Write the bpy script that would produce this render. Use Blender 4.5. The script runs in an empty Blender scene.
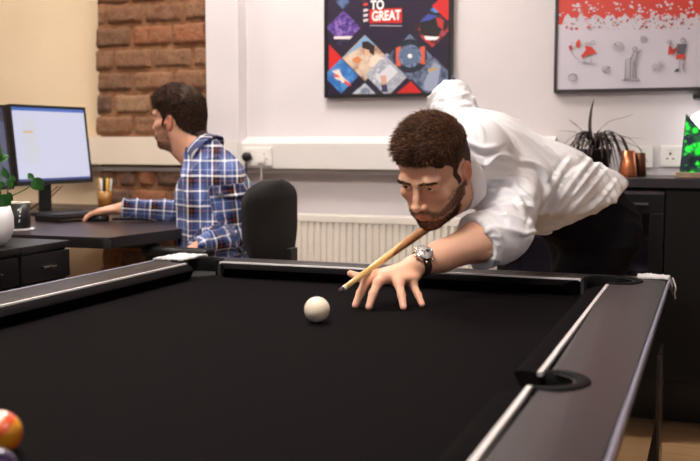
import bpy, math, random, bmesh
import numpy as np
from mathutils import Vector, Matrix, Euler, noise as mnoise
random.seed(7); np.random.seed(7)
SC=bpy.context.scene; COL=SC.collection
# ------------------------------------------------------------------ camera frame (used to measure positions)
FPX=968.; TH=math.radians(20.6); CAMH=1.12; PT=math.atan((230.5-143.)/FPX)
FW=Vector((-math.sin(TH)*math.cos(PT),math.cos(TH)*math.cos(PT),-math.sin(PT)))
RT=Vector((math.cos(TH),math.sin(TH),0)); UPV=RT.cross(FW)
CAM=Vector((0,0,CAMH)); FH=Vector((-math.sin(TH),math.cos(TH),0))
def J(px,py,D): return CAM+(FW+RT*((px-350)/FPX)-UPV*((py-230.5)/FPX))*D
def onz(px,py,z):
    r=FW+RT*((px-350)/FPX)-UPV*((py-230.5)/FPX); return CAM+r*((z-CAMH)/r.z)
def ony(px,py,Y):
    r=FW+RT*((px-350)/FPX)-UPV*((py-230.5)/FPX); return CAM+r*(Y/r.y)
# ------------------------------------------------------------------ objects
def tag(o,label=None,cat=None,group=None,kind=None):
    if label: o['label']=label
    if cat: o['category']=cat
    if group: o['group']=group
    if kind: o['kind']=kind
    return o
def empty(name,loc=(0,0,0),rz=0,label=None,cat=None,group=None):
    o=bpy.data.objects.new(name,None); COL.objects.link(o); o.location=loc; o.rotation_euler=(0,0,rz); o.empty_display_size=.05
    return tag(o,label,cat,group)
def link(name,me,mat,parent=None,smooth=False,world=False):
    """link a mesh; world=True: vertices are world coordinates, re-expressed relative to the parent"""
    o=bpy.data.objects.new(name,me); COL.objects.link(o)
    for m in (mat if isinstance(mat,(list,tuple)) else [mat]): me.materials.append(m)
    if parent is not None:
        o.parent=parent
        if world:
            M=Matrix.LocRotScale(parent.location,parent.rotation_euler,parent.scale)
            if parent.parent is not None:
                M=Matrix.LocRotScale(parent.parent.location,parent.parent.rotation_euler,parent.parent.scale)@M
            me.transform(M.inverted())
    if smooth: me.shade_smooth()
    return o
def origin_to(o,p):
    """move an unparented world-space mesh object's origin to p"""
    o.data.transform(Matrix.Translation(-Vector(p))); o.location=p; return o
class MB:
    def __init__(s): s.bm=bmesh.new()
    def box(s,x0,x1,y0,y1,z0,z1,bev=0,M=None,seg=2,mi=0):
        r=bmesh.ops.create_cube(s.bm,size=1); v=r['verts']
        for q in v: q.co=Vector(((x0+x1)/2+q.co.x*(x1-x0),(y0+y1)/2+q.co.y*(y1-y0),(z0+z1)/2+q.co.z*(z1-z0)))
        fs=list({f for q in v for f in q.link_faces})
        for f in fs: f.material_index=mi
        if bev:
            es=list({e for q in v for e in q.link_edges})
            r=bmesh.ops.bevel(s.bm,geom=es,offset=bev,segments=seg,affect='EDGES',profile=.5)
            v=list({q for f in r['faces'] for q in f.verts}|{q for q in v if q.is_valid})
        if M is not None:
            for q in v: q.co=M@q.co
        return s
    def poly(s,pts,z0,z1,M=None,bev=0,mi=0,bevall=False,seg=2):
        """extrude a 2-D outline between z0 and z1"""
        n0=len(s.bm.verts)
        a=[s.bm.verts.new((p[0],p[1],z0)) for p in pts]; b=[s.bm.verts.new((p[0],p[1],z1)) for p in pts]
        n=len(pts); ar=sum(pts[i][0]*pts[(i+1)%n][1]-pts[(i+1)%n][0]*pts[i][1] for i in range(n))
        if ar<0: a=a[::-1]; b=b[::-1]
        fb=s.bm.faces.new(a[::-1]); ft=s.bm.faces.new(b)
        fs=[fb,ft]+[s.bm.faces.new((a[i],a[(i+1)%n],b[(i+1)%n],b[i])) for i in range(n)]
        for f in fs: f.material_index=mi
        v=a+b
        if bev:
            es=list(ft.edges)+(list(fb.edges) if bevall else [])
            r=bmesh.ops.bevel(s.bm,geom=es,offset=bev,segments=seg,affect='EDGES',profile=.5)
            v=list({q for f in r['faces'] for q in f.verts}|{q for q in v if q.is_valid})
        if M is not None:
            for q in v: q.co=M@q.co
        return s
    def lathe(s,prof,n=32,M=None,mi=0):
        rings=[]
        for r,z in prof:
            rings.append([s.bm.verts.new((r*math.cos(2*math.pi*i/n),r*math.sin(2*math.pi*i/n),z)) for i in range(n)] if r>1e-6 else [s.bm.verts.new((0,0,z))])
        for a,b in zip(rings,rings[1:]):
            for i in range(n):
                j=(i+1)%n
                if len(a)==1 and len(b)==1: continue
                if len(a)==1: f=s.bm.faces.new((a[0],b[j],b[i]))
                elif len(b)==1: f=s.bm.faces.new((a[i],a[j],b[0]))
                else: f=s.bm.faces.new((a[i],a[j],b[j],b[i]))
                f.material_index=mi; f.smooth=True
        for ring,fl in ((rings[0],True),(rings[-1],False)):
            if len(ring)>1: 
                f=s.bm.faces.new(ring[::-1] if fl else ring); f.material_index=mi
        if M is not None:
            for rg in rings:
                for q in rg: q.co=M@q.co
        return s
    def tube(s,pts,rad,n=8,mi=0,flat=1.0,cap=True):
        pts=[Vector(p) for p in pts]; rad=rad if isinstance(rad,(list,tuple)) else [rad]*len(pts)
        rings=[]; up=None
        for i,p in enumerate(pts):
            t=(pts[min(i+1,len(pts)-1)]-pts[max(i-1,0)]).normalized()
            if up is None: up=Vector((0,0,1)) if abs(t.z)<.9 else Vector((1,0,0))
            a=t.cross(up).normalized(); b=a.cross(t).normalized(); up=b
            rings.append([s.bm.verts.new(p+(a*math.cos(2*math.pi*k/n)+b*math.sin(2*math.pi*k/n)*flat)*rad[i]) for k in range(n)])
        for a,b in zip(rings,rings[1:]):
            for k in range(n):
                f=s.bm.faces.new((a[k],a[(k+1)%n],b[(k+1)%n],b[k])); f.smooth=True; f.material_index=mi
        if cap:
            for rg,fl in ((rings[0],1),(rings[-1],0)):
                f=s.bm.faces.new(rg[::-1] if fl else rg); f.material_index=mi
        return s
    def quad(s,a,b,c,d,mi=0):
        f=s.bm.faces.new([s.bm.verts.new(Vector(p)) for p in (a,b,c,d)]); f.material_index=mi; return s
    def build(s,name,mat,parent=None,smooth=False,world=False,angle=None):
        bmesh.ops.recalc_face_normals(s.bm,faces=s.bm.faces)
        me=bpy.data.meshes.new(name); s.bm.to_mesh(me); s.bm.free()
        o=link(name,me,mat,parent,smooth,world)
        if angle: me.shade_smooth(); me.set_sharp_from_angle(angle=math.radians(angle))
        return o
def catmull(pts,k=6):
    pts=[Vector(p) for p in pts]; P=[pts[0]]+pts+[pts[-1]]; out=[]
    for i in range(1,len(P)-2):
        for j in range(k):
            t=j/k; a,b,c,d=P[i-1],P[i],P[i+1],P[i+2]
            out.append(.5*((2*b)+(c-a)*t+(2*a-5*b+4*c-d)*t*t+(3*b-a-3*c+d)*t**3))
    out.append(pts[-1]); return out
# ------------------------------------------------------------------ materials
def srgb(r,g,b):
    return tuple((c/255/12.92 if c/255<=.04045 else ((c/255+.055)/1.055)**2.4) for c in (r,g,b))+(1,)
def mat(name,col,rough=.5,metal=0,spec=.5,emit=None,es=0,coat=0,trans=0,sheen=0,sss=0):
    m=bpy.data.materials.new(name); m.use_nodes=True; p=m.node_tree.nodes['Principled BSDF']
    p.inputs['Base Color'].default_value=col if len(col)==4 else srgb(*col); p.inputs['Roughness'].default_value=rough; p.inputs['Metallic'].default_value=metal
    p.inputs['Specular IOR Level'].default_value=spec; p.inputs['Coat Weight'].default_value=coat; p.inputs['Transmission Weight'].default_value=trans
    p.inputs['Sheen Weight'].default_value=sheen
    if sss: p.inputs['Subsurface Weight'].default_value=sss; p.inputs['Subsurface Radius'].default_value=(.012,.004,.002); p.inputs['Subsurface Scale'].default_value=1
    if emit: p.inputs['Emission Color'].default_value=srgb(*emit); p.inputs['Emission Strength'].default_value=es
    return m
class NT:
    """tiny node helper"""
    def __init__(s,m): s.t=m.node_tree; s.p=s.t.nodes['Principled BSDF']; s.m=m
    def n(s,typ,**k):
        nd=s.t.nodes.new(typ)
        for a,b in k.items():
            if a.startswith('i_'): nd.inputs[a[2:].replace('_',' ')].default_value=b
            else: setattr(nd,a,b)
        return nd
    def l(s,a,b): s.t.links.new(a,b)
    def math(s,op,a,b=None,c=None,clamp=False):
        nd=s.t.nodes.new('ShaderNodeMath'); nd.operation=op; nd.use_clamp=clamp
        for i,v in enumerate((a,b,c)):
            if v is None: continue
            if isinstance(v,(int,float)): nd.inputs[i].default_value=v
            else: s.l(v,nd.inputs[i])
        return nd.outputs[0]
    def mix(s,f,a,b,mode='MIX'):
        nd=s.t.nodes.new('ShaderNodeMix'); nd.data_type='RGBA'; nd.blend_type=mode
        for i,v in ((0,f),(6,a),(7,b)):
            if isinstance(v,(int,float,tuple)): nd.inputs[i].default_value=v
            else: s.l(v,nd.inputs[i])
        return nd.outputs[2]
    def ramp(s,fac,stops,interp='LINEAR'):
        nd=s.t.nodes.new('ShaderNodeValToRGB'); cr=nd.color_ramp; cr.interpolation=interp
        while len(cr.elements)<len(stops): cr.elements.new(.5)
        for e,(p,c) in zip(cr.elements,stops): e.position=p; e.color=c
        s.l(fac,nd.inputs[0]); return nd.outputs[0]
    def noise(s,scale,detail=3,vec=None,rough=.5,dist=0):
        nd=s.t.nodes.new('ShaderNodeTexNoise'); nd.inputs['Scale'].default_value=scale; nd.inputs['Detail'].default_value=detail
        nd.inputs['Roughness'].default_value=rough; nd.inputs['Distortion'].default_value=dist
        if vec is None: vec=s.obj()
        s.l(vec,nd.inputs['Vector']); return nd
    def obj(s):
        if not hasattr(s,'_tc'): s._tc=s.t.nodes.new('ShaderNodeTexCoord')
        return s._tc.outputs['Object']
    def xyz(s,vec=None):
        nd=s.t.nodes.new('ShaderNodeSeparateXYZ'); s.l(vec or s.obj(),nd.inputs[0]); return nd.outputs
    def bump(s,h,strength=.3,dist=.002):
        nd=s.t.nodes.new('ShaderNodeBump'); nd.inputs['Strength'].default_value=strength; nd.inputs['Distance'].default_value=dist
        s.l(h,nd.inputs['Height']); s.l(nd.outputs[0],s.p.inputs['Normal'])
def rgb(*c): return srgb(*c)
def nmat(name,c1,c2,scale=8,rough=.5,bump=0,bscale=None,bd=.002,**k):
    m=mat(name,c1,rough,**k); n=NT(m); nz=n.noise(scale,4)
    n.l(n.ramp(nz.outputs[0],[(.35,srgb(*c1)),(.65,srgb(*c2))]),n.p.inputs['Base Color'])
    if bump: nb=n.noise(bscale or scale*4,3); n.bump(nb.outputs[0],bump,bd)
    return m
# ------------------------------------------------------------------ signed-distance modelling with naive surface nets
def smin(a,b,k):
    if k<=0: return np.minimum(a,b)
    h=np.clip(.5+.5*(b-a)/k,0,1); return b*(1-h)+a*h-k*h*(1-h)
class SDF:
    def __init__(s,lo,hi,h):
        s.lo=np.array(lo,float)-3*h; s.h=h; n=np.ceil((np.array(hi,float)-s.lo)/h).astype(int)+4
        s.D=np.full(n,.2,np.float32); s.n=n
    def sub(s,lo,hi,m):
        a=np.clip(np.floor((np.array(lo)-m-s.lo)/s.h).astype(int),0,s.n-1); b=np.clip(np.ceil((np.array(hi)+m-s.lo)/s.h).astype(int)+1,1,s.n)
        sl=tuple(slice(i,j) for i,j in zip(a,b))
        g=[(s.lo[i]+s.h*np.arange(a[i],b[i])).astype(np.float32) for i in range(3)]
        return sl,g[0][:,None,None],g[1][None,:,None],g[2][None,None,:]
    def comb(s,sl,d,k,mode):
        if d.size==0: return
        if mode=='u': s.D[sl]=smin(s.D[sl],d,k)
        else: s.D[sl]=-smin(-s.D[sl],d,k)
    def cap(s,a,b,ra,rb=None,k=.01,mode='u',flat=None,disp=None):
        """tapered capsule; flat=(axis vector, factor) squeezes the section along the axis"""
        rb=ra if rb is None else rb; a=np.array(a,float); b=np.array(b,float); r=max(ra,rb)*(1.0 if flat is None else max(1,1/flat[1]))
        sl,x,y,z=s.sub(np.minimum(a,b)-r,np.maximum(a,b)+r,k+2*s.h+.01)
        ba=b-a; L=max(ba@ba,1e-12); px,py,pz=x-a[0],y-a[1],z-a[2]
        t=np.clip((px*ba[0]+py*ba[1]+pz*ba[2])/L,0,1)
        qx,qy,qz=px-t*ba[0],py-t*ba[1],pz-t*ba[2]
        if flat is not None:
            ax=np.array(flat[0],float); ax/=np.linalg.norm(ax); c=(qx*ax[0]+qy*ax[1]+qz*ax[2])*(flat[1]-1)
            qx,qy,qz=qx+c*ax[0],qy+c*ax[1],qz+c*ax[2]
        d=np.sqrt(qx*qx+qy*qy+qz*qz)-(ra+(rb-ra)*t)
        s.comb(sl,d.astype(np.float32),k,mode)
    def chain(s,pts,rs,k=.01,flat=None):
        for i in range(len(pts)-1): s.cap(pts[i],pts[i+1],rs[i],rs[i+1],k,flat=flat)
    def ell(s,c,r,R=None,k=.01,mode='u'):
        """ellipsoid, R = 3x3 columns are its axes"""
        c=np.array(c,float); R=np.eye(3) if R is None else np.array(R,float); r=np.array(r,float); ext=np.sqrt(((R*r)**2).sum(1))
        sl,x,y,z=s.sub(c-ext,c+ext,k+2*s.h+.01)
        px,py,pz=x-c[0],y-c[1],z-c[2]
        q=[(px*R[0,i]+py*R[1,i]+pz*R[2,i])/r[i] for i in range(3)]
        k0=np.sqrt(q[0]**2+q[1]**2+q[2]**2); k1=np.sqrt((q[0]/r[0])**2+(q[1]/r[1])**2+(q[2]/r[2])**2)+1e-6
        s.comb(sl,(k0*(k0-1)/k1).astype(np.float32),k,mode)
    def plane_cut(s,p,n,k=.004,lo=None,hi=None):
        """keep the side the normal points away from, within an optional box"""
        if lo is None: lo=s.lo; hi=s.lo+s.h*s.n
        sl,x,y,z=s.sub(lo,hi,0); n=np.array(n,float); n/=np.linalg.norm(n)
        d=(x-p[0])*n[0]+(y-p[1])*n[1]+(z-p[2])*n[2]
        s.D[sl]=-smin(-s.D[sl],-d.astype(np.float32),k)
    def coords(s):
        return [ (s.lo[i]+s.h*np.arange(s.n[i])).astype(np.float32).reshape([-1 if j==i else 1 for j in range(3)]) for i in range(3)]
    def mesh(s):
        D=s.D; ins=D<0; nx,ny,nz=D.shape
        cell=np.zeros((nx-1,ny-1,nz-1),np.int8)
        for i in (0,1):
            for j in (0,1):
                for k in (0,1): cell+=ins[i:nx-1+i,j:ny-1+j,k:nz-1+k]
        act=np.argwhere((cell>0)&(cell<8)); idx=np.full(cell.shape,-1,np.int32); idx[tuple(act.T)]=np.arange(len(act))
        acc=np.zeros((len(act),3)); cnt=np.zeros(len(act))
        cor=[(i,j,k) for i in (0,1) for j in (0,1) for k in (0,1)]
        val={c:D[act[:,0]+c[0],act[:,1]+c[1],act[:,2]+c[2]] for c in cor}
        for a in cor:
            for ax in range(3):
                if a[ax]==0:
                    b=list(a); b[ax]=1; b=tuple(b); va,vb=val[a],val[b]; m=(va<0)!=(vb<0)
                    t=np.where(m,va/np.where(m,va-vb,1),0)
                    p=np.tile(np.array(a,float),(len(act),1)); p[:,ax]=t
                    acc[m]+=p[m]; cnt[m]+=1
        V=s.lo+(act+acc/cnt[:,None])*s.h
        F=[]
        for ax in range(3):
            o=[q for q in range(3) if q!=ax]
            A=[slice(None)]*3; B=[slice(None)]*3; A[ax]=slice(0,-1); B[ax]=slice(1,None)
            a,b=ins[tuple(A)],ins[tuple(B)]; e=np.argwhere(a!=b); e=e[(e[:,o[0]]>0)&(e[:,o[1]]>0)&(e[:,o[0]]<D.shape[o[0]]-1)&(e[:,o[1]]<D.shape[o[1]]-1)]
            sg=a[tuple(e.T)]
            q=[]
            for d0,d1 in ((-1,-1),(0,-1),(0,0),(-1,0)):
                f=e.copy(); f[:,o[0]]+=d0; f[:,o[1]]+=d1; q.append(idx[tuple(f.T)])
            q=np.stack(q,1)
            if ax==1: sg=~sg
            q[~sg]=q[~sg][:,::-1]; F.append(q)
        F=np.concatenate(F); return V,F
def npmesh(name,V,F):
    me=bpy.data.meshes.new(name); me.vertices.add(len(V)); me.vertices.foreach_set('co',np.asarray(V,np.float32).ravel())
    k=F.shape[1]; me.loops.add(F.size); me.loops.foreach_set('vertex_index',F.astype(np.int32).ravel())
    me.polygons.add(len(F)); me.polygons.foreach_set('loop_start',np.arange(0,F.size,k,dtype=np.int32))
    me.update(calc_edges=True); me.validate(); me.shade_smooth(); return me
def vnormals(V,F):
    n=np.cross(V[F[:,2]]-V[F[:,0]],V[F[:,3]]-V[F[:,1]]); N=np.zeros_like(V)
    for i in range(4): np.add.at(N,F[:,i],n)
    return N/(np.linalg.norm(N,axis=1,keepdims=True)+1e-12)
def relax(V,F,it=2,w=.5):
    E=np.concatenate([F[:,[0,1]],F[:,[1,2]],F[:,[2,3]],F[:,[3,0]]])
    for _ in range(it):
        S=np.zeros_like(V); c=np.zeros(len(V)); np.add.at(S,E[:,0],V[E[:,1]]); np.add.at(S,E[:,1],V[E[:,0]]); np.add.at(c,E[:,0],1); np.add.at(c,E[:,1],1)
        V=V*(1-w)+w*S/c[:,None]
    return V
def vcol(me,name,C):
    a=me.attributes.new(name,'FLOAT_COLOR','POINT'); C=np.asarray(C,np.float32)
    if C.shape[1]==3: C=np.concatenate([C,np.ones((len(C),1),np.float32)],1)
    a.data.foreach_set('color',C.ravel())
def vvec(me,name,C):
    a=me.attributes.new(name,'FLOAT_VECTOR','POINT'); a.data.foreach_set('vector',np.asarray(C,np.float32).ravel())
def sstep(a,b,x):
    t=np.clip((x-a)/(b-a),0,1); return t*t*(3-2*t)
# ================================================================== ROOM
YW=4.10
# floor: wooden boards
m=mat('floor_wood',(150,110,72),.38); n=NT(m)
mp=n.n('ShaderNodeMapping'); mp.inputs['Rotation'].default_value=(0,0,0); n.l(n.obj(),mp.inputs[0])
br=n.n('ShaderNodeTexBrick'); br.offset=.37; n.l(mp.outputs[0],br.inputs['Vector'])
for k,v in (('Scale',1),('Mortar Size',.0015),('Brick Width',1.2),('Row Height',.095),('Bias',0)): br.inputs[k].default_value=v
br.inputs['Color1'].default_value=srgb(205,166,120); br.inputs['Color2'].default_value=srgb(176,136,94); br.inputs['Mortar'].default_value=srgb(60,40,25)
mp2=n.n('ShaderNodeMapping'); mp2.inputs['Scale'].default_value=(1.5,22,1); n.l(n.obj(),mp2.inputs[0]); g=n.noise(3,6,mp2.outputs[0])
n.l(n.mix(.35,br.outputs[0],n.ramp(g.outputs[0],[(.3,srgb(150,112,76)),(.7,srgb(225,188,142))])),n.p.inputs['Base Color'])
XL,XR,YB=-5.6,2.6,-2.4; ZC=2.75
def struct(o,label=None): return tag(o,label,None,None,'structure')
struct(MB().box(XL,XR,YB,YW,-.1,0).build('floor',m))
white=nmat('wall_white_paint',(220,213,215),(214,207,210),3,.75,bump=.05,bscale=90)
cream=nmat('wall_warm_light_tint',(234,212,180),(228,205,172),3,.75,bump=.05,bscale=90)  # warmer light on the left walls, put into their base colour
struct(MB().box(-2.26,XR,YW,YW+.15,0,ZC).box(-2.222,-2.055,YW-.085,YW,0,ZC).build('wall_back',white))
struct(MB().box(XL,-2.26,YW,YW+.15,0,ZC).build('wall_back_left',cream))
struct(MB().box(XL-.15,XL,YB,YW,0,ZC).build('wall_left',cream))
struct(MB().box(XR,XR+.15,YB,YW,0,ZC).build('wall_right',white))
# wall behind the camera has a wide window opening
w0,w1,z0,z1=-3.6,.9,.95,2.25
struct(MB().box(XL,w0,YB-.15,YB,0,ZC).box(w1,XR,YB-.15,YB,0,ZC).box(w0,w1,YB-.15,YB,0,z0).box(w0,w1,YB-.15,YB,z1,ZC).build('wall_front',white))
fr=MB(); 
for k in range(5):
    x=w0+(w1-w0)*k/4; fr.box(x-.03,x+.03,YB-.1,YB-.04,z0,z1)
fr.box(w0,w1,YB-.1,YB-.04,z0,z0+.05).box(w0,w1,YB-.1,YB-.04,z1-.05,z1)
struct(fr.build('window_1',mat('window_frame_white',(235,235,235),.4)))
struct(MB().box(XL,XR,YB,YW,ZC,ZC+.1).build('ceiling',mat('ceiling_white',(235,233,230),.8)))
# ---- exposed brick pier: real bricks of uneven depth
bm_=mat('old_brick',(130,80,50),.85); n=NT(bm_)
at=n.n('ShaderNodeVertexColor'); at.layer_name='tone'
nz=n.noise(14,6,None,.65); nz2=n.noise(60,5,None,.7); nz3=n.noise(5,3)
c=n.mix(n.ramp(nz.outputs[0],[(.38,(0,0,0,1)),(.7,(.6,.6,.6,1))]),at.outputs[0],srgb(160,122,94))
c=n.mix(n.ramp(nz2.outputs[0],[(.5,(0,0,0,1)),(.75,(.75,.75,.75,1))]),c,srgb(66,38,24))
n.l(c,n.p.inputs['Base Color']); n.bump(n.math('ADD',nz.outputs[0],nz2.outputs[0]),.9,.012)
mortar=nmat('brick_mortar',(130,88,60),(156,112,80),30,.95,bump=.8,bscale=80,bd=.006)
def brick_wall(name,x0,x1,zs,yf,seed,courses):
    rnd=random.Random(seed); V=[];F=[];C=[]
    pal=[(140,98,70),(128,86,60),(152,108,78),(120,84,62),(156,96,64),(134,96,68),(92,66,54),(164,128,96)]
    z=zs
    for h in courses:
        x=x0-rnd.random()*.03; first=True
        while x<x1-.02:
            L=rnd.choice([.105,.215,.215,.225,.2]); 
            if first and rnd.random()<.5: L*=.55
            first=False
            e=min(x+L,x1+rnd.uniform(-.008,.004)); 
            if x1-e<.05: e=x1+rnd.uniform(-.008,.004)
            a=x+.005; b=e-.005; zz0=z+.005; zz1=z+h-.006
            nx=max(3,int((b-a)/.014)); nz_=max(4,int((zz1-zz0)/.012)); dep=rnd.uniform(-.006,.010); col=srgb(*rnd.choice(pal)); base=len(V)
            for i in range(nx+1):
                for j in range(nz_+1):
                    u,v=i/nx,j/nz_; px=a+(b-a)*u; pz=zz0+(zz1-zz0)*v
                    ed=min(u*(b-a),(1-u)*(b-a),v*(zz1-zz0),(1-v)*(zz1-zz0))
                    nn=mnoise.noise(Vector((px*22,pz*26,seed+z*7)))*.006+mnoise.noise(Vector((px*70,pz*70,seed)))*.003
                    wob=mnoise.noise(Vector((px*18,pz*18,3+seed)))*.006
                    y=yf-dep-nn-.012*min(1,ed/.014)**.5+ (.02 if ed<1e-6 else 0)
                    V.append((px+wob*.6,y,pz+wob)); C.append(col)
            for i in range(nx):
                for j in range(nz_):
                    q=base+i*(nz_+1)+j; F.append((q,q+nz_+1,q+nz_+2,q+1))
            x=e
        z+=h
    me=npmesh(name,np.array(V),np.array(F)); vcol(me,'tone',np.array(C))
    return V,F,C,me
bx0,bx1=-2.845,-2.224
rn=random.Random(3); crs=[]
zt=1.155
while zt+sum(crs)<ZC-.02: crs.append(rn.uniform(.098,.118))
k=(ZC-zt)/sum(crs); crs=[c*k for c in crs]
_,_,_,me=brick_wall('bricks_upper',bx0,bx1,zt,YW-.052,5,crs)
root=empty('brick_pillar',((bx0+bx1)/2,YW,0)); struct(root)
MB().box(bx0+.008,bx1,YW-.045,YW,0,ZC).build('mortar',mortar,root,world=True)
link('brickwork',me,bm_,root,world=True)
_,_,_,me=brick_wall('bricks_lower',bx0,bx1,.0,YW-.052,9,[.1005]*10); link('brickwork',me,bm_,root,world=True)
# ---- dado trunking
tw=nmat('trunking_white',(226,222,218),(222,218,214),5,.45); tc=nmat('trunking_cream',(232,218,200),(228,213,194),5,.5)
ty0,tz0,tz1=YW-.085,1.005,1.118
prof=[(YW,tz0),(ty0,tz0),(ty0,tz1),(YW,1.148)]
def prism_x(name,prof,x0,x1,m,mit0=0):
    b=MB(); A=[b.bm.verts.new((x0+(mit0 if p[0]>YW-.01 else 0)*0,p[0],p[1])) for p in prof]; B=[b.bm.verts.new((x1,p[0],p[1])) for p in prof]
    b.bm.faces.new(A); b.bm.faces.new(B[::-1]); n_=len(prof)
    for i in range(n_): b.bm.faces.new((A[i],B[i],B[(i+1)%n_],A[(i+1)%n_]))
    return b.build(name,m)
struct(prism_x('trim_1',prof,-2.055,-.62,tw))
struct(prism_x('trim_2',[(YW,tz0+.012),(YW-.095,tz0+.012),(YW-.095,1.150),(YW,1.150)],XL,-2.236,tc))
struct(MB().box(-2.235,-2.055,YW-.097,YW-.086,tz0,1.135).build('trim_3',tw))
struct(MB().box(XL,-2.06,YW-.075,YW-.001,tz0-.02,tz0-.001).box(-2.055,-.62,YW-.07,YW-.001,tz0-.022,tz0-.001).build('trim_shade_strip',mat('trunking_painted_shade',(150,142,138),.6)))  # grey strip stands in for the shade along the trunking's underside
for nme,x0,x1 in (('baseboard_back',-2.05,-.78),('baseboard_back_left',XL,-2.89)):
    struct(MB().box(x0,x1,YW-.018,YW-.0005,0,.14,.004).build(nme,mat('skirting_'+nme,(225,220,214),.4)))
# ---- ceiling lights (recessed panels)
lms=[mat('light_diffuser_%d'%i,(255,250,240),.5,emit=(255,246,238),es=e_) for i,e_ in enumerate((13,33,20,13,8))]; _li=[0]
fm=mat('light_frame',(230,230,230),.4)
def ceiling_light(x,y,lab,s=.58):
    r=empty('ceiling_light',(x,y,ZC-.03),0,lab,'ceiling light','ceiling panel lights')
    MB().box(-s/2,s/2,-s/2,s/2,.002,.029).build('diffuser',lms[_li[0]],r); _li[0]+=1
    MB().box(-s/2-.02,s/2+.02,-s/2-.02,-s/2,0,.03).box(-s/2-.02,s/2+.02,s/2,s/2+.02,0,.03).box(-s/2-.02,-s/2,-s/2,s/2,0,.03).box(s/2,s/2+.02,-s/2,s/2,0,.03).build('frame',fm,r)
    return r
labs=['square ceiling panel light above the desk corner','square ceiling panel light above the pool table head','square ceiling panel light above the radiator wall','square ceiling panel light over the near left','square ceiling panel light over the near right']
for (x,y),l in zip([(-3.3,2.9),(-1.1,1.2),(-1.5,3.2),(-3.6,.2),(1.2,.9)],labs): ceiling_light(x,y,l)
# ---- radiator
rw=mat('radiator_white',(232,226,216),.35)
rx0,rx1,ry,rz0,rz1=-1.83,-.93,YW-.10,.17,.80
r=empty('radiator',((rx0+rx1)/2,YW-.06,rz0),0,'white ribbed panel radiator on the wall under the trunking','radiator')
b=MB(); N=29; P=(rx1-rx0)/N; pts=[]
for i in range(N):
    x=rx0+i*P; pts+=[(x,ry+.014),(x+P*.22,ry+.014),(x+P*.36,ry),(x+P*.78,ry),(x+P*.92,ry+.014)]
pts.append((rx1,ry+.014)); pts+=[(rx1,ry+.03),(rx0,ry+.03)]
b.poly(pts,rz0+.015,rz1-.035); b.build('front_panel',rw,r,world=True)
MB().box(rx0,rx1,ry,ry+.075,rz1-.036,rz1,.006).build('top_grille',rw,r,world=True)
MB().box(rx0,rx1,ry+.045,ry+.06,rz0,rz1-.04).box(rx0,rx0+.02,ry,ry+.07,rz0,rz1-.03).box(rx1-.02,rx1,ry,ry+.07,rz0,rz1-.03).box(rx0,rx1,ry,ry+.06,rz0,rz0+.02).build('back_panel',rw,r,world=True)
for x in (rx0+.12,rx1-.12): MB().box(x-.02,x+.02,ry+.058,YW-.0005,rz0+.1,rz1-.1).build('bracket',rw,r,world=True)
# valve and pipe at the left foot
MB().tube([(rx0-.02,ry+.04,rz0+.05),(rx0-.055,ry+.04,rz0+.05),(rx0-.06,ry+.04,.0)],.008).tube([(rx0-.06,ry+.04,rz0+.03),(rx0-.06,ry+.04,rz0+.12)],.018,12).build('valve',mat('valve_white',(225,225,220),.3),r,world=True)
# ---- sockets
sk=mat('socket_plastic',(236,232,228),.3); skd=mat('socket_slot',(40,38,36),.6)
def socket(cx,cz,y,wd,label,gang,group=None,mk=True):
    r=empty('wall_socket' if mk else 'blank_wall_plate',(cx,y,cz),0,label,'socket' if mk else 'wall plate',group)
    MB().box(-wd/2,wd/2,-.011,-.0005,-.043,.043,.003).build('plate',sk,r)
    if mk:
        for g in ([-.036,.036] if gang==2 else [0]):
            b=MB(); b.box(g-.004,g+.004,-.0122,-.0108,.004,.014).box(g-.015,g-.007,-.0122,-.0108,-.013,-.008).box(g+.007,g+.015,-.0122,-.0108,-.013,-.008)
            s2=MB(); s2.box((g-.008) + (.0 if gang==1 else (.029 if g>0 else -.0)) ,(g+.008)+(.0 if gang==1 else (.029 if g>0 else -.0)),-.016,-.010,.022,.036,.001); s2.build('switch',sk,r); b.build('pin_slots',skd,r)
    return r
c=ony(254,156,ty0)
s1=socket(c.x+.02,c.z-.003,ty0,.146,'white double wall socket on the trunking above the office chair, black plug in it',2)
p=empty('power_plug',(c.x-.022,ty0-.016,c.z-.003),0,'round black plug in the left half of the trunking socket, lead hanging down','plug')
MB().lathe([(0,0),(.018,.001),(.021,.006),(.021,.024),(.017,.032),(0,.034)],20,Matrix.Rotation(math.pi/2,4,'X')).build('plug_body',mat('plug_black',(22,20,20),.4),p)
MB().tube(catmull([(0,-.018,-.018),(0,-.02,-.06),(.002,-.012,-.25),(-.01,-.01,-.6),(-.03,-.01,-.98)]),.0035).build('cable',mat('cable_black',(25,24,24),.5),p)
p2=empty('phone_charger',(c.x+.05,ty0-.016,c.z-.012),0,'small white charger in the right half of the trunking socket','charger')
MB().box(-.018,.018,-.022,0,-.02,.02,.004).build('charger_body',sk,p2)
MB().tube(catmull([(0,-.01,-.018),(0,-.014,-.05),(-.002,-.01,-.25),(.0,-.01,-.6)]),.0022).build('cable',sk,p2)
c=ony(644,157,YW); socket(c.x-.006,c.z+.0,YW,.086,'blank white square wall plate beside the copper vessels',1,None,False)
c=ony(672,156,YW); socket(c.x+.03,c.z+.0,YW,.146,'white double wall socket behind the green glowing lamp',2)
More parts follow.
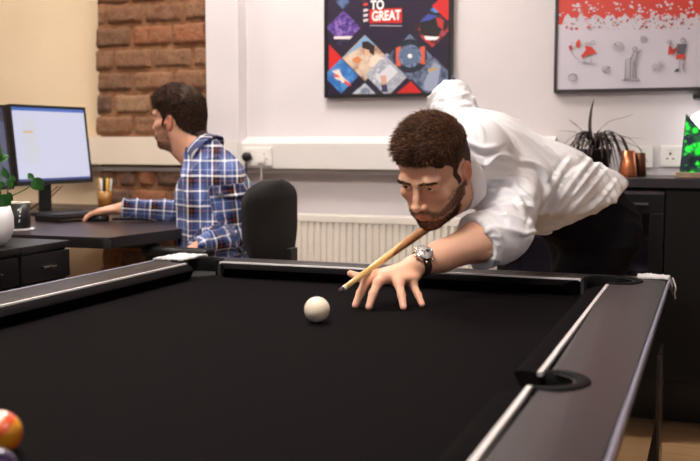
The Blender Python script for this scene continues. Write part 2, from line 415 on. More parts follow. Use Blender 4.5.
# ---- framed pictures
fb=mat('picture_frame_black',(22,20,22),.4)
def paint(name,c,rough=.35,emit=None): return mat(name,c,rough)
navy=nmat('poster_navy',(36,30,50),(44,36,56),2,.3); red=mat('poster_red',(200,38,36),.35); wht=mat('print_white',(240,238,236),.4)
px0,px1,pz0=-1.652,-1.066,1.322; pz1=pz0+.80
poster=empty('framed_poster',((px0+px1)/2,YW-.02,pz0),0,'dark framed navy poster of photo diamonds and the words WELCOME TO GREAT','poster')
W=px1-px0; Hh=pz1-pz0; yf=YW-.03
fw=.014
MB().box(px0,px1,yf-.006,YW-.0005,pz0,pz0+fw).box(px0,px1,yf-.006,YW-.0005,pz1-fw,pz1).box(px0,px0+fw,yf-.006,YW-.0005,pz0+fw,pz1-fw).box(px1-fw,px1,yf-.006,YW-.0005,pz0+fw,pz1-fw).build('frame',fb,poster,world=True)
MB().box(px0+fw,px1-fw,yf,YW-.002,pz0+fw,pz1-fw).build('print',navy,poster,world=True)
_lay={}; ART={}
def flatpoly(pts,m,nm='printed_shape',par=None,y=None):
    """collect one printed shape; every picture's shapes become ONE artwork mesh"""
    par=par or poster; k=_lay[par.name]=_lay.get(par.name,0)+1
    yy=(yf if y is None else y)-.0004-.00002*k
    ART.setdefault(par.name,(par,[]))[1].append(([(p[0],yy,p[1]) for p in pts],m))
def finish_art():
    for par,L in ART.values():
        bm=bmesh.new(); mats=[]
        for pts,m in L:
            if m not in mats: mats.append(m)
            f=bm.faces.new([bm.verts.new(p) for p in pts]); f.normal_update()
            if f.normal.y>0: f.normal_flip()
            f.material_index=mats.index(m)
        me=bpy.data.meshes.new('artwork'); bm.to_mesh(me); bm.free(); link('artwork',me,mats,par,world=True)
# poster artwork measured in photo pixels (x 327..453, y ..98)
def pp(x,y): q=ony(x,y,yf); return (q.x,q.z)
def dia(cx,cy,r,m,nm='photo_diamond'): return flatpoly([pp(cx-r,cy),pp(cx,cy-r),pp(cx+r,cy),pp(cx,cy+r)],m,nm)
def rnoise(name,stops,scale,detail=3,voro=False,rough=.35):
    m=mat(name,(128,128,128),rough); n=NT(m); nz=n.noise(scale,detail)
    n.l(n.ramp(nz.outputs[0],[(a,srgb(*c)) for a,c in stops]),n.p.inputs['Base Color']); return m
pur=rnoise('print_purple_crowd',[(.35,(52,38,100)),(.5,(96,66,150)),(.62,(150,120,190)),(.7,(60,40,110))],60)
dk=rnoise('print_dark',[(.4,(24,24,44)),(.6,(50,48,84))],40)
beige=rnoise('print_beige_people',[(.35,(214,196,176)),(.55,(196,170,150)),(.68,(150,110,90))],30)
blue=rnoise('print_blue_sky',[(.4,(44,104,176)),(.6,(76,140,205))],30)
grey=rnoise('print_grey_desk',[(.35,(186,190,200)),(.55,(150,154,170)),(.7,(220,220,226))],35)
steel=rnoise('print_steel',[(.35,(56,66,92)),(.6,(110,124,150))],50)
dia(343.5,27.5,17,pur); flatpoly([pp(329,38),pp(352,38),pp(343.5,46),pp(336,44)],dk,'photo_diamond')
flatpoly([pp(334,36.5),pp(353,36),pp(350,39),pp(334,39)],mat('print_warm_white',(235,215,215),.4))
dia(365,58,23,beige); flatpoly([pp(343,58),pp(365,35.5),pp(376,46),pp(366,44),pp(352,52)],mat('print_sky_pale',(120,160,200),.4))
flatpoly([pp(362,42),pp(368,41),pp(375,46),pp(374,56),pp(370,53),pp(366,49),pp(362,48)],mat('print_hair_dark',(44,32,30),.4))
flatpoly([pp(364,49),pp(369,50),pp(370,55),pp(365,55)],mat('print_skin',(214,170,140),.4))
flatpoly([pp(352,59),pp(358,56),pp(362,60),pp(359,64),pp(353,62)],mat('print_orange',(205,130,80),.4))
flatpoly([pp(370,58),pp(376,54),pp(382,58),pp(378,70),pp(370,66)],mat('print_cream',(226,208,190),.4))
flatpoly([pp(329,44),pp(329,70.5),pp(342,58)],red,'red_triangle')
dia(341,76,17.5,blue); 
for (a,b_) in (((332,71),(350,83)),((333,75),(352,85)),((336,70),(345,82)),((334,78),(344,80))):
    flatpoly([pp(*a),pp(a[0]+3,a[1]-1),pp(*b_),pp(b_[0]-3,b_[1]+1)],mat('print_jet_red' if a[0]%2 else 'print_jet_white',(214,60,40) if a[0]%2 else (236,214,200),.4))
dia(387,75,22,grey); flatpoly([pp(375,78),pp(390,64),pp(398,72),pp(384,86)],mat('print_paper',(206,208,216),.4)); flatpoly([pp(381,80),pp(386,78),pp(388,92),pp(382,92)],mat('print_sleeve',(52,56,92),.4)); flatpoly([pp(380,76),pp(386,75),pp(387,84),pp(382,85)],mat('print_hand',(206,160,140),.4))
flatpoly([pp(352,94),pp(365,83),pp(376,94)],rnoise('print_pale',[(.4,(120,130,150)),(.6,(190,196,206))],40),'photo_diamond')
flatpoly([pp(396,94),pp(411,81),pp(423,94)],red,'red_triangle')
dia(410,57,23,steel)
def disc(cx,cy,r,m,nm='printed_disc',n_=28,a0=0): return flatpoly([pp(cx+r*math.cos(2*math.pi*i/n_),cy+r*math.sin(2*math.pi*i/n_)) for i in range(n_)],m,nm)
disc(410,56,17,mat('print_turbine_rim',(34,38,54),.4)); 
flatpoly([pp(396,48),pp(401,46),pp(401,66),pp(396,66)],mat('print_orange_red',(206,92,66),.4)); flatpoly([pp(420,47),pp(425,46),pp(425,64),pp(420,64)],mat('print_orange_red2',(206,92,66),.4))
disc(410,56,11.5,rnoise('print_turbine',[(.4,(60,76,110)),(.6,(120,140,170))],90)); disc(410,56,8,mat('print_turbine_in',(92,110,140),.4)); disc(410,56,2.2,wht)
dia(432,28,20,rnoise('print_helmet',[(.35,(26,22,28)),(.55,(60,40,48)),(.66,(196,60,44)),(.75,(70,80,140))],34))
disc(431,27,11,mat('print_helmet_dark',(28,24,30),.4)); flatpoly([pp(420,22),pp(428,14),pp(438,16),pp(430,20)],mat('print_helmet_blue',(56,76,160),.4)); flatpoly([pp(436,17),pp(444,20),pp(443,30),pp(438,26)],mat('print_helmet_red',(180,50,44),.4)); flatpoly([pp(424,36),pp(440,37),pp(436,40),pp(426,40)],wht)
dia(434,79,22,steel); flatpoly([pp(424,82),pp(434,62),pp(441,66),pp(436,92),pp(424,90)],mat('print_phone',(150,160,184),.4)); flatpoly([pp(428,69),pp(437,67),pp(436,70),pp(428,72)],mat('print_gold',(190,160,100),.4))
flatpoly([pp(430,10),pp(435,6.5),pp(441,12),pp(435,13)],blue,'photo_diamond'); flatpoly([pp(432,6),pp(451,-12),pp(451,20),pp(447,20)],red,'red_triangle')
dia(343,2,7,rnoise('print_slate_blue',[(.4,(60,80,120)),(.6,(90,110,150))],40))
# lettering
FONT=bpy.data.fonts.load('<builtin>') if False else None
def text3(s,size,m,par,loc,rot=(math.pi/2,0,0),nm='lettering',bold=.0,xs=1.0,ext=.0004,align='LEFT'):
    cu=bpy.data.curves.new(nm,'FONT'); cu.body=s; cu.size=size; cu.extrude=ext; cu.offset=bold; cu.align_x=align
    o=bpy.data.objects.new(nm,cu); COL.objects.link(o); bpy.context.view_layer.update()
    me=bpy.data.meshes.new_from_object(o.evaluated_get(bpy.context.evaluated_depsgraph_get())); bpy.data.objects.remove(o)
    me.transform(Matrix.Translation(loc)@Euler(rot).to_matrix().to_4x4()@Matrix.Diagonal((xs,1,1,1)))
    return link(nm,me,m,par,world=True)
q0,q1=pp(369.5,9.5),pp(402,26); flatpoly([(q0[0],q0[1]),(q1[0],q0[1]),(q1[0],pp(402,22.8)[1]),(q0[0],pp(369,23.2)[1])],red,'red_banner')
a=pp(372,20.8); text3('GREAT',.058,wht,poster,(a[0],yf-.004,a[1]),bold=.0018,xs=.74)
a=pp(371,9.6); text3('TO',.054,wht,poster,(a[0],yf-.004,a[1]),bold=.0016,xs=.8)
a=pp(371,-1.8); text3('WELCOME',.054,wht,poster,(a[0],yf-.004,a[1]),bold=.0016,xs=.80)
flatpoly([pp(370,25),pp(402,25.6),pp(402,26.4),pp(370,26)],mat('print_small_print',(170,168,176),.4),'small_print')
for k,(yy,rr) in enumerate(((22,1),(17,0),(12,0),(6,1),(0,1),(-6,1))):
    flatpoly([pp(363.5,yy),pp(368,yy-1),pp(368,yy-3.2),pp(363.5,yy-2.6)],mat('print_side_mark',(215,205,210) if k<3 else (205,60,60),.4),'side_print')
# right picture
gx0=-.631; gz0=1.327; gx1=.62; gz1=1.327+.78
pic=empty('framed_print',((gx0+gx1)/2,YW-.02,gz0),0,'large thin framed white print with red crowd band and small sketched figures','picture')
fd=mat('picture_frame_dark',(44,38,40),.4); y2=YW-.03
MB().box(gx0,gx1,y2-.006,YW-.0005,gz0,gz0+.012).box(gx0,gx1,y2-.006,YW-.0005,gz1-.012,gz1).box(gx0,gx0+.012,y2-.006,YW-.0005,gz0+.012,gz1-.012).box(gx1-.012,gx1,y2-.006,YW-.0005,gz0+.012,gz1-.012).build('frame',fd,pic,world=True)
MB().box(gx0+.012,gx1-.012,y2,YW-.002,gz0+.012,gz1-.012).build('print',mat('print_paper_white',(206,200,212),.3),pic,world=True)
def gp(x,y): q=ony(x,y,y2); return (q.x,q.z)
pred=mat('print_crowd_red',(204,58,42),.35); sg=mat('sketch_grey',(92,88,98),.5)
rn=random.Random(11)
z_of=lambda x: 21+3*math.sin(x*.2)+2*math.sin(x*.55+1)
top=[gp(556+ i*3, 24.5 if i<3 else 16.5+2.2*math.sin(i*1.3)+1.5*math.sin(i*2.9)) for i in range(0,72)]
tp=[(max(p[0],gx0+.012),p[1]) for p in top if p[0]<gx1-.02]; flatpoly([(gx0+.012,gz1-.012)]+tp+[(gx1-.012,tp[-1][1]),(gx1-.012,gz1-.012)],pred,'red_band',pic,y=y2)
def blobs(n_,xr,yr,m,s0,s1):
    for i in range(n_):
        x=rn.uniform(*xr); y=rn.uniform(*yr); s_=rn.uniform(s0,s1); k_=rn.randint(4,7); a0=rn.random()*6
        pts=[gp(x+s_*math.cos(a0+2*math.pi*j/k_)*rn.uniform(.3,1.2),y+s_*math.sin(a0+2*math.pi*j/k_)*rn.uniform(.3,1)) for j in range(k_)]
        flatpoly([(max(p[0],gx0+.014),p[1]) for p in pts],m,'',pic,y2+.0002*0)
pw=mat('print_off_white',(206,200,212),.3)
blobs(120,(560,735),(2,18),pw,.7,2.4)
blobs(60,(562,700),(17,29),pred,.6,2.2)
blobs(90,(572,690),(18,30),sg,.3,1.3)
SK=MB()
def strokes(segs,m,w=.0022):
    for sgm in segs:
        P=[gp(*p) for p in sgm]; SK.tube([(p[0],y2-.006,p[1]) for p in P],w*1.0,4,flat=.3)
def arc(cx,cy,r,a0=0,a1=6.3,k=12,sy=1): return [(cx+r*math.cos(a0+(a1-a0)*i/k),cy+r*sy*math.sin(a0+(a1-a0)*i/k)) for i in range(k+1)]
strokes([arc(618.5,47,5.2,sy=.9),arc(618.5,46,3,0,3.2),[(615,44),(618,47),(622,43)]],sg)
strokes([arc(573,77.5,4.4,sy=.8),[(569,76),(574,74),(577,77)]],sg); strokes([arc(606.5,69.5,4.3,.2,6,sy=.7),[(603,71),(607,69),(610,66)]],sg)
strokes([arc(644,40,3.4),[(641,36),(643,40),(646,37)]],sg)
strokes([[(652,68),(655,63),(657,66),(661,61),(660,66),(664,65),(660,68),(661,72),(657,69),(653,72),(655,68)]],sg)
strokes([[(625,80),(626,60),(631,58),(630,79),(624,80)],[(631,60),(634,51),(638,52),(637,58),(635,62),(636,78),(639,80)],[(634,62),(633,78)],arc(635,49,2),[(638,54),(641,50)],[(622,80),(640,81)]],sg,.0030)
strokes([[(571,48),(573,44),(571,42)],[(571,52),(576,58),(580,60)],[(578,62),(597,64)],[(586,60),(584,64)],[(591,58),(592,64)],arc(588,44,2),arc(593,43,2)],sg)
flatpoly([gp(576,43),gp(579,39),gp(581,43),gp(579,48),gp(576,47)],pred,'sketch_fill',pic,y=y2); flatpoly([gp(581,56),gp(586,50),gp(585,46),gp(592,47),gp(597,53),gp(590,55),gp(585,56),gp(583,59)],pred,'sketch_fill',pic,y=y2)
flatpoly([gp(569,46),gp(571.5,45),gp(572,50),gp(570,51)],pred,'sketch_fill',pic,y=y2)
strokes([[(675,71),(679,68),(680,60)],[(684,60),(683,68),(685,72)],arc(683,40.5,2.2),[(670,43),(671,50),(676,50)],arc(669.5,42,1.8)],sg,.003)
flatpoly([gp(676,55),gp(685,54),gp(685,60),gp(680.5,58),gp(676,60)],pred,'sketch_fill',pic,y=y2); flatpoly([gp(677,44),gp(687,44),gp(684,54),gp(677,54)],sg,'sketch_fill',pic,y=y2)
flatpoly([gp(669,46),gp(671,46),gp(673,50),gp(677,46),gp(678,49),gp(673,55),gp(670,54),gp(668,56)],pred,'sketch_fill',pic,y=y2)
flatpoly([gp(676,69),gp(679,69),gp(679,72),gp(674,72)],sg,'sketch_fill',pic,y=y2)
SK.build('sketch_lines',sg,pic,world=True); finish_art()
# dark bracket on the wall, cut by the right edge
c=ony(693,96,YW-.1)
b=empty('wall_bracket',(c.x+.1,YW,c.z),0,'small black shelf bracket on the wall right below the white framed print','bracket')
MB().box(-.1,.25,-.14,-.0005,-.012,.006,.003).build('arm',fb,b); MB().box(.05,.09,-.02,-.0005,-.12,.01,.003).build('wall_plate',fb,b)
# ================================================================== POOL TABLE
RXI,RXO=-.24,-.10; LXI,LXO=-1.435,-1.565; BYI,BYO=2.53,2.64; FYI,FYO=.31,.165; MY=1.42; BED=.73; RZ=.77
m=mat('table_cloth_black',(9,6,7),.95,sheen=0,spec=.06); n=NT(m); nz=n.noise(900,2); n.bump(nz.outputs[0],.15,.0006); cloth=m
cloth_c=cloth
rail=nmat('rail_laminate',(54,50,51),(49,46,47),40,.38,bump=.04,bscale=500,bd=.0003,spec=.32)
gl=mat('apron_gloss_black',(10,9,10),.12,coat=.4); alu=mat('sight_aluminium',(232,228,228),.38,metal=.35); rub=mat('pocket_rubber',(9,8,9),.75,spec=.15)
apr=mat('leg_black',(14,12,13),.3)
T=empty('pool_table',((RXI+LXI)/2,MY,0),0,'black cloth pool table with dark grey rails and thin bright metal strips','pool table')
PR=.062; PRm=.05
def arcp(cx,cy,r,a0,a1,k=14): return [(cx+r*math.cos(math.radians(a0+(a1-a0)*i/k)),cy+r*math.sin(math.radians(a0+(a1-a0)*i/k))) for i in range(k+1)]
def side(xi,xo,sgn):
    # sgn=+1: the rail lies on the +X side of the bed
    A=(lambda cx,cy,r: arcp(cx,cy,r,90,-90)) if sgn>0 else (lambda cx,cy,r: arcp(cx,cy,r,90,270))
    xo-=sgn*.0045; p=[(xo,FYO),(xo,BYO),(xi,BYO)]+A(xi,BYI,PR)+A(xi+sgn*.012,MY,PRm)+A(xi,FYI,PR)+[(xi,FYO)]
    return p
MB().poly(side(RXI,RXO,1),.722,RZ,bev=.006).build('rail',rail,T,world=True,angle=40)
MB().poly(side(LXI,LXO,-1),.722,RZ,bev=.006).build('rail',rail,T,world=True,angle=40)
def endr(yi,yo,s):
    if s>0: p=[(LXI,yo),(RXI,yo)]+arcp(RXI,yi,PR,90,180)+arcp(LXI,yi,PR,0,90)
    else: p=[(LXI,yo),(RXI,yo)]+arcp(RXI,yi,PR,270,180)+arcp(LXI,yi,PR,360,270)
    return p
MB().poly(endr(BYI,BYO,1),.722,RZ,bev=.004).build('rail',rail,T,world=True,angle=40)
MB().poly(endr(FYI,FYO,-1),.722,RZ,bev=.004).build('rail',rail,T,world=True,angle=40)
for x_ in (RXO,LXO): MB().box(x_-.004,x_+.004,FYO,BYO,RZ-.010,RZ+.0005,.003).build('edge_highlight',mat('edge_highlight_bluish',(176,182,204),.3,metal=.8),T,world=True)  # bluish strip added for the bright reflection along the rail's outer edge
# bed
MB().box(LXI-.03,RXI+.03,FYI-.03,BYI+.03,BED-.03,BED).build('bed_cloth',cloth,T,world=True)
# cushions and metal sight strips
def cushion(a,b,nrm):
    """a->b along the rail's inner edge, nrm = inward"""
    a=Vector((a[0],a[1],0)); b=Vector((b[0],b[1],0)); nv=Vector((nrm[0],nrm[1],0)); t=(b-a).normalized()
    prof=[(0,RZ-.004),(.012,RZ-.002),(.030,RZ-.004),(.044,RZ-.009),(.047,RZ-.013),(.044,RZ-.018),(.030,BED+.004),(.026,BED+.0005),(0,BED+.0005)]
    m_=MB(); A=[];B=[]
    for d,z in prof:
        A.append(m_.bm.verts.new(a+nv*d+t*(d*.8)+Vector((0,0,z)))); B.append(m_.bm.verts.new(b+nv*d-t*(d*.8)+Vector((0,0,z))))
    for i in range(len(A)):
        j=(i+1)%len(A); m_.bm.faces.new((A[i],A[j],B[j],B[i]))
    m_.bm.faces.new(A); m_.bm.faces.new(B[::-1]); return m_.build('cushion',cloth_c,T,world=True,angle=50)
def strip(a,b,w=.008):
    x0,x1=sorted((a[0],b[0])); y0,y1=sorted((a[1],b[1]))
    if x1-x0<y1-y0: x0-=w/2; x1+=w/2
    else: y0-=w/2; y1+=w/2
    MB().box(x0,x1,y0,y1,RZ-.006,RZ+.0012,.0005).build('sight_strip',alu,T,world=True)
g=PR+.012; gm=PRm-.006
for (y0,y1) in ((FYI+g,MY-gm),(MY+gm,BYI-g)):
    cushion((RXI,y0),(RXI,y1),(-1,0)); cushion((LXI,y0),(LXI,y1),(1,0))
    strip((RXI,y0),(RXI,y1)); strip((LXI,y0),(LXI,y1))
cushion((LXI+g,BYI),(RXI-g,BYI),(0,-1)); cushion((LXI+g,FYI),(RXI-g,FYI),(0,1))
strip((LXI+g,BYI),(RXI-g,BYI),.011); strip((LXI+g,FYI),(RXI-g,FYI))
# pocket liners: a raised black rubber collar round each hole with a dark throat below
def liner(cx,cy,r,a0,a1,wd=.020):
    m_=MB(); k=28; R=[]
    for i in range(k+1):
        a=math.radians(a0+(a1-a0)*i/k); tp=min(1,min(i,k-i)/5); w=wd*(.35+.65*tp)
        sec=[(r+w,RZ+.0003),(r+w-.003,RZ+.0035),(r+.002,RZ+.004),(r-.002,RZ+.0015),(r-.003,RZ-.02),(r-.004,BED-.10),(r+.004,BED-.10),(r+.003,RZ-.012)]
        R.append([m_.bm.verts.new((cx+q*math.cos(a),cy+q*math.sin(a),z)) for q,z in sec])
    for A,B in zip(R,R[1:]):
        for i in range(len(A)): 
            j=(i+1)%len(A); f=m_.bm.faces.new((A[i],B[i],B[j],A[j])); f.smooth=True
    m_.bm.faces.new(R[0]); m_.bm.faces.new(R[-1][::-1])
    return m_.build('pocket_liner',rub,T,world=True)
liner(RXI,BYI,PR,-92,182); liner(LXI,BYI,PR,-2,272); liner(RXI,FYI,PR,-182,92); liner(LXI,FYI,PR,88,362)
liner(RXI+.012,MY,PRm,-96,96,.020); liner(LXI-.012,MY,PRm,84,276,.020)
for cx,cy,r in ((RXI,BYI,PR),(LXI,BYI,PR),(RXI,FYI,PR),(LXI,FYI,PR),(RXI+.012,MY,PRm),(LXI-.012,MY,PRm)):
    MB().lathe([(r*.97,BED+.0015),(r*.97,BED-.03),(r*.8,BED-.1),(.0,BED-.11),],24,Matrix.Translation((cx,cy,0))).build('pocket_cup',mat('pocket_void',(4,4,4),.9),T,world=True)
# apron, legs
MB().box(RXO-.040,RXO-.012,FYO+.02,BYO-.02,.46,.722,.004).build('apron',gl,T,world=True)
MB().box(LXO+.012,LXO+.040,FYO+.02,BYO-.02,.46,.722,.004).build('apron',gl,T,world=True)
MB().box(LXO+.045,RXO-.045,BYO-.047,BYO-.02,.46,.722,.004).build('apron',gl,T,world=True)
MB().box(LXO+.045,RXO-.045,FYO+.02,FYO+.047,.46,.722,.004).build('apron',gl,T,world=True)
for x in (LXO+.086,RXO-.086):
    for y in (FYO+.09,BYO-.09):
        MB().box(x-.080,x+.080,y-.08,y+.08,.02,.60,.008).build('leg',apr,T,world=True)
        MB().lathe([(.03,0),(.035,.004),(.035,.014),(.012,.02)],20,Matrix.Translation((x,y,0))).build('levelling_foot',mat('foot_metal',(90,88,88),.3,metal=1),T,world=True)
# crumpled plastic protection over the two far corners
wrap=mat('plastic_wrap',(226,224,228),.28,trans=.15,coat=.3)
def cover(x0,x1,y0,y1,label,seed,hang):
    rn=random.Random(seed); nx,ny=46,20; V=[];F=[]
    for i in range(nx+1):
        for j in range(ny+1):
            u,v=i/nx,j/ny; x=x0+(x1-x0)*u; y=y0+(y1-y0)*v
            h=.004+.005*abs(mnoise.noise(Vector((x*38,y*38,seed))))+.005*abs(mnoise.noise(Vector((x*110,y*110,seed+5))))
            x+=.004*mnoise.noise(Vector((x*60,y*60,seed+9))); y+=.006*mnoise.noise(Vector((x*45,y*60,seed+19)))
            z=RZ+.001+h; ov=max(0,y-BYO)+max(0,(x-RXO if hang>0 else LXO-x))
            if ov>0: z-=ov*2.6
            V.append((x,y,z))
    for i in range(nx):
        for j in range(ny):
            q=i*(ny+1)+j; F.append((q,q+ny+1,q+ny+2,q+1))
    V=np.array(V); F=np.array(F); n0=len(V); V2=V.copy(); V2[:,2]-=.004
    # closed thin film
    bd=[]
    for i in range(nx): bd+=[(i*(ny+1),(i+1)*(ny+1)),((i+1)*(ny+1)+ny,i*(ny+1)+ny)]
    for j in range(ny): bd+=[(j+1,j),(nx*(ny+1)+j,nx*(ny+1)+j+1)]
    S=[(b,a,a+n0,b+n0) for a,b in bd]
    o=link('plastic_cover',npmesh('plastic_cover',np.vstack([V,V2]),np.vstack([F,F[:,::-1]+n0,S])),wrap)
    o.data.polygons.foreach_set('use_smooth',[False]*len(o.data.polygons))
    tag(o,label,'cover'); return o
c1=cover(RXI+.062,RXO+.008,BYO-.06,BYO+.012,'crumpled clear plastic wrap on the far right corner of the pool table, strand hanging',4,1)
MB().tube(catmull([(RXO+.008,BYO-.03,RZ+.004),(RXO+.016,BYO-.035,RZ-.02),(RXO+.014,BYO-.035,RZ-.035),(RXO+.016,BYO-.036,RZ-.05)]),.002,5).build('loose_strand',wrap,c1)
c2=cover(LXO-.008,LXI-.028,BYO-.15,BYO+.010,'crumpled clear plastic wrap on the far left corner of the pool table',8,-1)
# ---- balls
R_=.0285
def ball(px,py,name,label,mt,rot=(0,0,0),c=None):
    p=c or onz(px,py,BED+R_); m_=MB(); bmesh.ops.create_uvsphere(m_.bm,u_segments=64,v_segments=40,radius=R_)
    o=m_.build(name,mt); o.data.shade_smooth(); o.location=p; o.location.z=BED+R_; o.rotation_euler=rot; return tag(o,label,'ball')
ivory=nmat('cue_ball_ivory',(238,226,206),(232,216,192),25,.14,coat=.6)
ball(317,309.5,'cue_ball','cream white cue ball in front of the cue tip',ivory)
m=mat('striped_ball',(235,220,200),.12,coat=.6); n=NT(m); z=n.xyz()[2]; y_=n.xyz()[1]
r1=n.ramp(n.math('MULTIPLY_ADD',z,1/.057,.5),[(0,srgb(226,120,30)),(.30,srgb(226,150,34)),(.60,srgb(224,84,48)),(.80,srgb(240,214,190))],'CONSTANT')
nz=n.noise(40,2); n.l(n.mix(n.ramp(nz.outputs[0],[(.55,(0,0,0,1)),(.7,(.5,.5,.5,1))]),r1,srgb(232,120,70)),n.p.inputs['Base Color'])
ball(0,430,'striped_pool_ball','orange and red striped pool ball at the near left of the cloth',m,(math.radians(20),math.radians(-28),.3),onz(-1,433,BED+R_))
m=nmat('purple_ball',(38,26,60),(34,24,54),10,.12,coat=.6)
q=onz(-7,473,BED+R_); ball(0,0,'purple_pool_ball','dark purple pool ball, just in frame in front of the orange striped ball',m,(0,0,0),q)
# ================================================================== COUNTER SIDE
ctop=mat('counter_top_dark',(44,38,42),.3); cab=mat('cabinet_dark',(8,7,7),.5,spec=.3)
CZ=.992; CY=3.70
o=MB().box(-.98,1.0,CY,YW-.002,CZ-.036,CZ,.003).build('worktop',ctop); origin_to(o,(0,3.9,CZ-.036)); tag(o,'long dark grey worktop against the right part of the back wall','worktop')
def vx(px): return ony(px,230,CY+.02).x
xa,xb=vx(664.5),.98
cb=empty('base_cabinet',((xa+xb)/2,3.9,0),0,'plain dark brown base cabinet under the right end of the worktop','cabinet')
MB().box(xa,xb,CY+.04,YW-.002,.235,CZ-.037).build('carcass',cab,cb,world=True)
MB().box(xa+.002,xa+.60,CY+.018,CY+.038,.24,CZ-.045,.002).build('door',cab,cb,world=True); MB().box(xa+.604,xb,CY+.018,CY+.038,.24,CZ-.045,.002).build('door',cab,cb,world=True)
MB().box(xa,xb,YW-.06,YW-.002,0,.235).build('plinth',apr,cb,world=True)
xc=xa-.62
fz=empty('glass_door_cooler',((xc+xa)/2,3.9,0),0,'black glass-door drinks cooler under the worktop beside the dark cabinet','cooler')
MB().box(xc,xa-.004,YW-.03,YW-.002,.05,CZ-.05).box(xc,xc+.03,CY+.05,YW-.03,.05,CZ-.05).box(xa-.034,xa-.004,CY+.05,YW-.03,.05,CZ-.05).box(xc+.03,xa-.034,CY+.05,YW-.03,.05,.09).box(xc+.03,xa-.034,CY+.05,YW-.03,CZ-.12,CZ-.05).build('casing',mat('cooler_inside',(170,166,180),.5),fz,world=True)
dr=MB().box(xc,xa-.004,CY+.02,CY+.048,.06,.11,.002).box(xc,xa-.004,CY+.02,CY+.048,CZ-.13,CZ-.06,.002).box(xc,xc+.045,CY+.02,CY+.048,.11,CZ-.13,.002).box(xa-.055,xa-.004,CY+.02,CY+.048,.11,CZ-.13,.002).build('door_frame',apr,fz,world=True)
gm_=mat('cooler_glass',(170,170,180),.03,trans=1.0); gm_.node_tree.nodes['Principled BSDF'].inputs['IOR'].default_value=1.12
MB().box(xc+.044,xa-.054,CY+.032,CY+.036,.11,CZ-.13).build('door_glass',gm_,fz,world=True)
MB().box(xa-.25,xa-.06,CY+.004,CY+.02,CZ-.100,CZ-.092,.001).build('handle',mat('handle_steel',(150,148,148),.3,metal=1),fz,world=True)
shm=mat('shelf_wire',(200,200,204),.3,metal=.7)
for zz in (.28,.50,ony(643,239,CY+.06).z):
    b=MB(); b.box(xc+.03,xa-.034,CY+.06,CY+.075,zz-.006,zz+.006)
    for i in range(14):
        x=xc+.05+i*(xa-xc-.1)/13; b.tube([(x,CY+.07,zz),(x,YW-.04,zz)],.002,5)
    b.build('wire_shelf',shm,fz,world=True)
# glassware standing on the cooler's middle shelf
gp_=mat('drink_glass',(190,190,205),.08,trans=.6)
for k,(px,) in enumerate(((610,),(631,),(652,))):
    x=ony(px,268,CY+.13).x; zz=.507
    o=MB().lathe([(0,0),(.030,.001),(.033,.01),(.036,.12),(.034,.12),(.030,.015),(0,.012)],20).build('drinking_glass',gp_); o.location=(x,CY+.14,zz)
    tag(o,['clear tumbler on the cooler shelf, leftmost of three, nearest the player','clear tumbler on the cooler shelf, middle of three','clear tumbler on the cooler shelf, rightmost of three, nearest the dark cabinet'][k],'glass','tumblers inside the cooler')
# ---- spiky plant in a pot
pl=J(596,158,3.68); pl=Vector((pl.x,3.90,CZ))
pl.x=ony(594,170,3.90).x
P=empty('spiky_plant',pl,0,'dark spiky dracaena-like plant in a black pot on the worktop behind the player','plant')
MB().lathe([(0,0),(.052,0),(.068,.10),(.072,.105),(.066,.105),(.05,.02),(0,.018)],24).build('pot',mat('pot_black',(24,22,24),.4),P)
MB().lathe([(0,.085),(.064,.088),(0,.094)],16).build('soil',mat('soil',(40,28,20),.95),P)
lf=nmat('plant_dark_leaf',(48,40,40),(68,56,50),20,.5); lf2=nmat('plant_dry_leaf',(150,112,92),(120,84,70),20,.6)
def leaf(pts,w,m,nm='leaf'):
    pts=catmull(pts,5); k=len(pts); b=MB(); L=[];Rr=[];M_=[]
    for i,p in enumerate(pts):
        t=i/(k-1); ww=w*(math.sin(math.pi*min(1,.12+t*.9))**.6)*(1-t*.55)+.0006
        d=(pts[min(i+1,k-1)]-pts[max(i-1,0)]).normalized(); s_=d.cross(Vector((0,0,1)));  s_=s_.normalized() if s_.length>.05 else Vector((1,0,0))
        if abs(d.z)>.8: s_=Vector((.8,-.6,0)).normalized()
        L.append(b.bm.verts.new(p+s_*ww)); Rr.append(b.bm.verts.new(p-s_*ww)); M_.append(b.bm.verts.new(p-Vector((0,0,ww*.35))-Vector((0,.3*ww,0))))
    for i in range(k-1): b.bm.faces.new((L[i],M_[i],M_[i+1],L[i+1])); b.bm.faces.new((M_[i],Rr[i],Rr[i+1],M_[i+1]))
    o=b.build(nm,m,P); o.data.shade_smooth(); return o
def rel(px,py,dy=0): q=ony(px,py,3.90+dy); return q-pl
c0=Vector((0,0,.10))
for pts,w,mm in (([c0,rel(590,130),rel(591,112),rel(594,99)],.011,lf),([c0,rel(598,132),rel(610,121),rel(622,118),rel(634,114,-.08)],.007,lf),([c0,rel(606,135),rel(625,137),rel(646,139,-.1)],.006,lf2),
    ([c0,rel(584,133),rel(576,125),rel(568,119,.05)],.007,lf),([c0,rel(580,134),rel(568,131),rel(556,131,.05)],.007,lf),([c0,rel(600,136),rel(612,131),rel(613,134)],.006,lf)):
    leaf(pts,w,mm)
rn=random.Random(5)
for i in range(46):
    a=rn.uniform(0,6.283); L_=rn.uniform(.09,.21); h=rn.uniform(.02,.075); dr_=rn.uniform(-.10,.0)
    dv=Vector((math.cos(a),math.sin(a)*.55,0))
    leaf([c0,c0+dv*L_*.35+Vector((0,0,h)),c0+dv*L_*.7+Vector((0,0,h*.7)),c0+dv*L_+Vector((0,0,max(dr_,-.085)))],rn.uniform(.005,.010),lf)
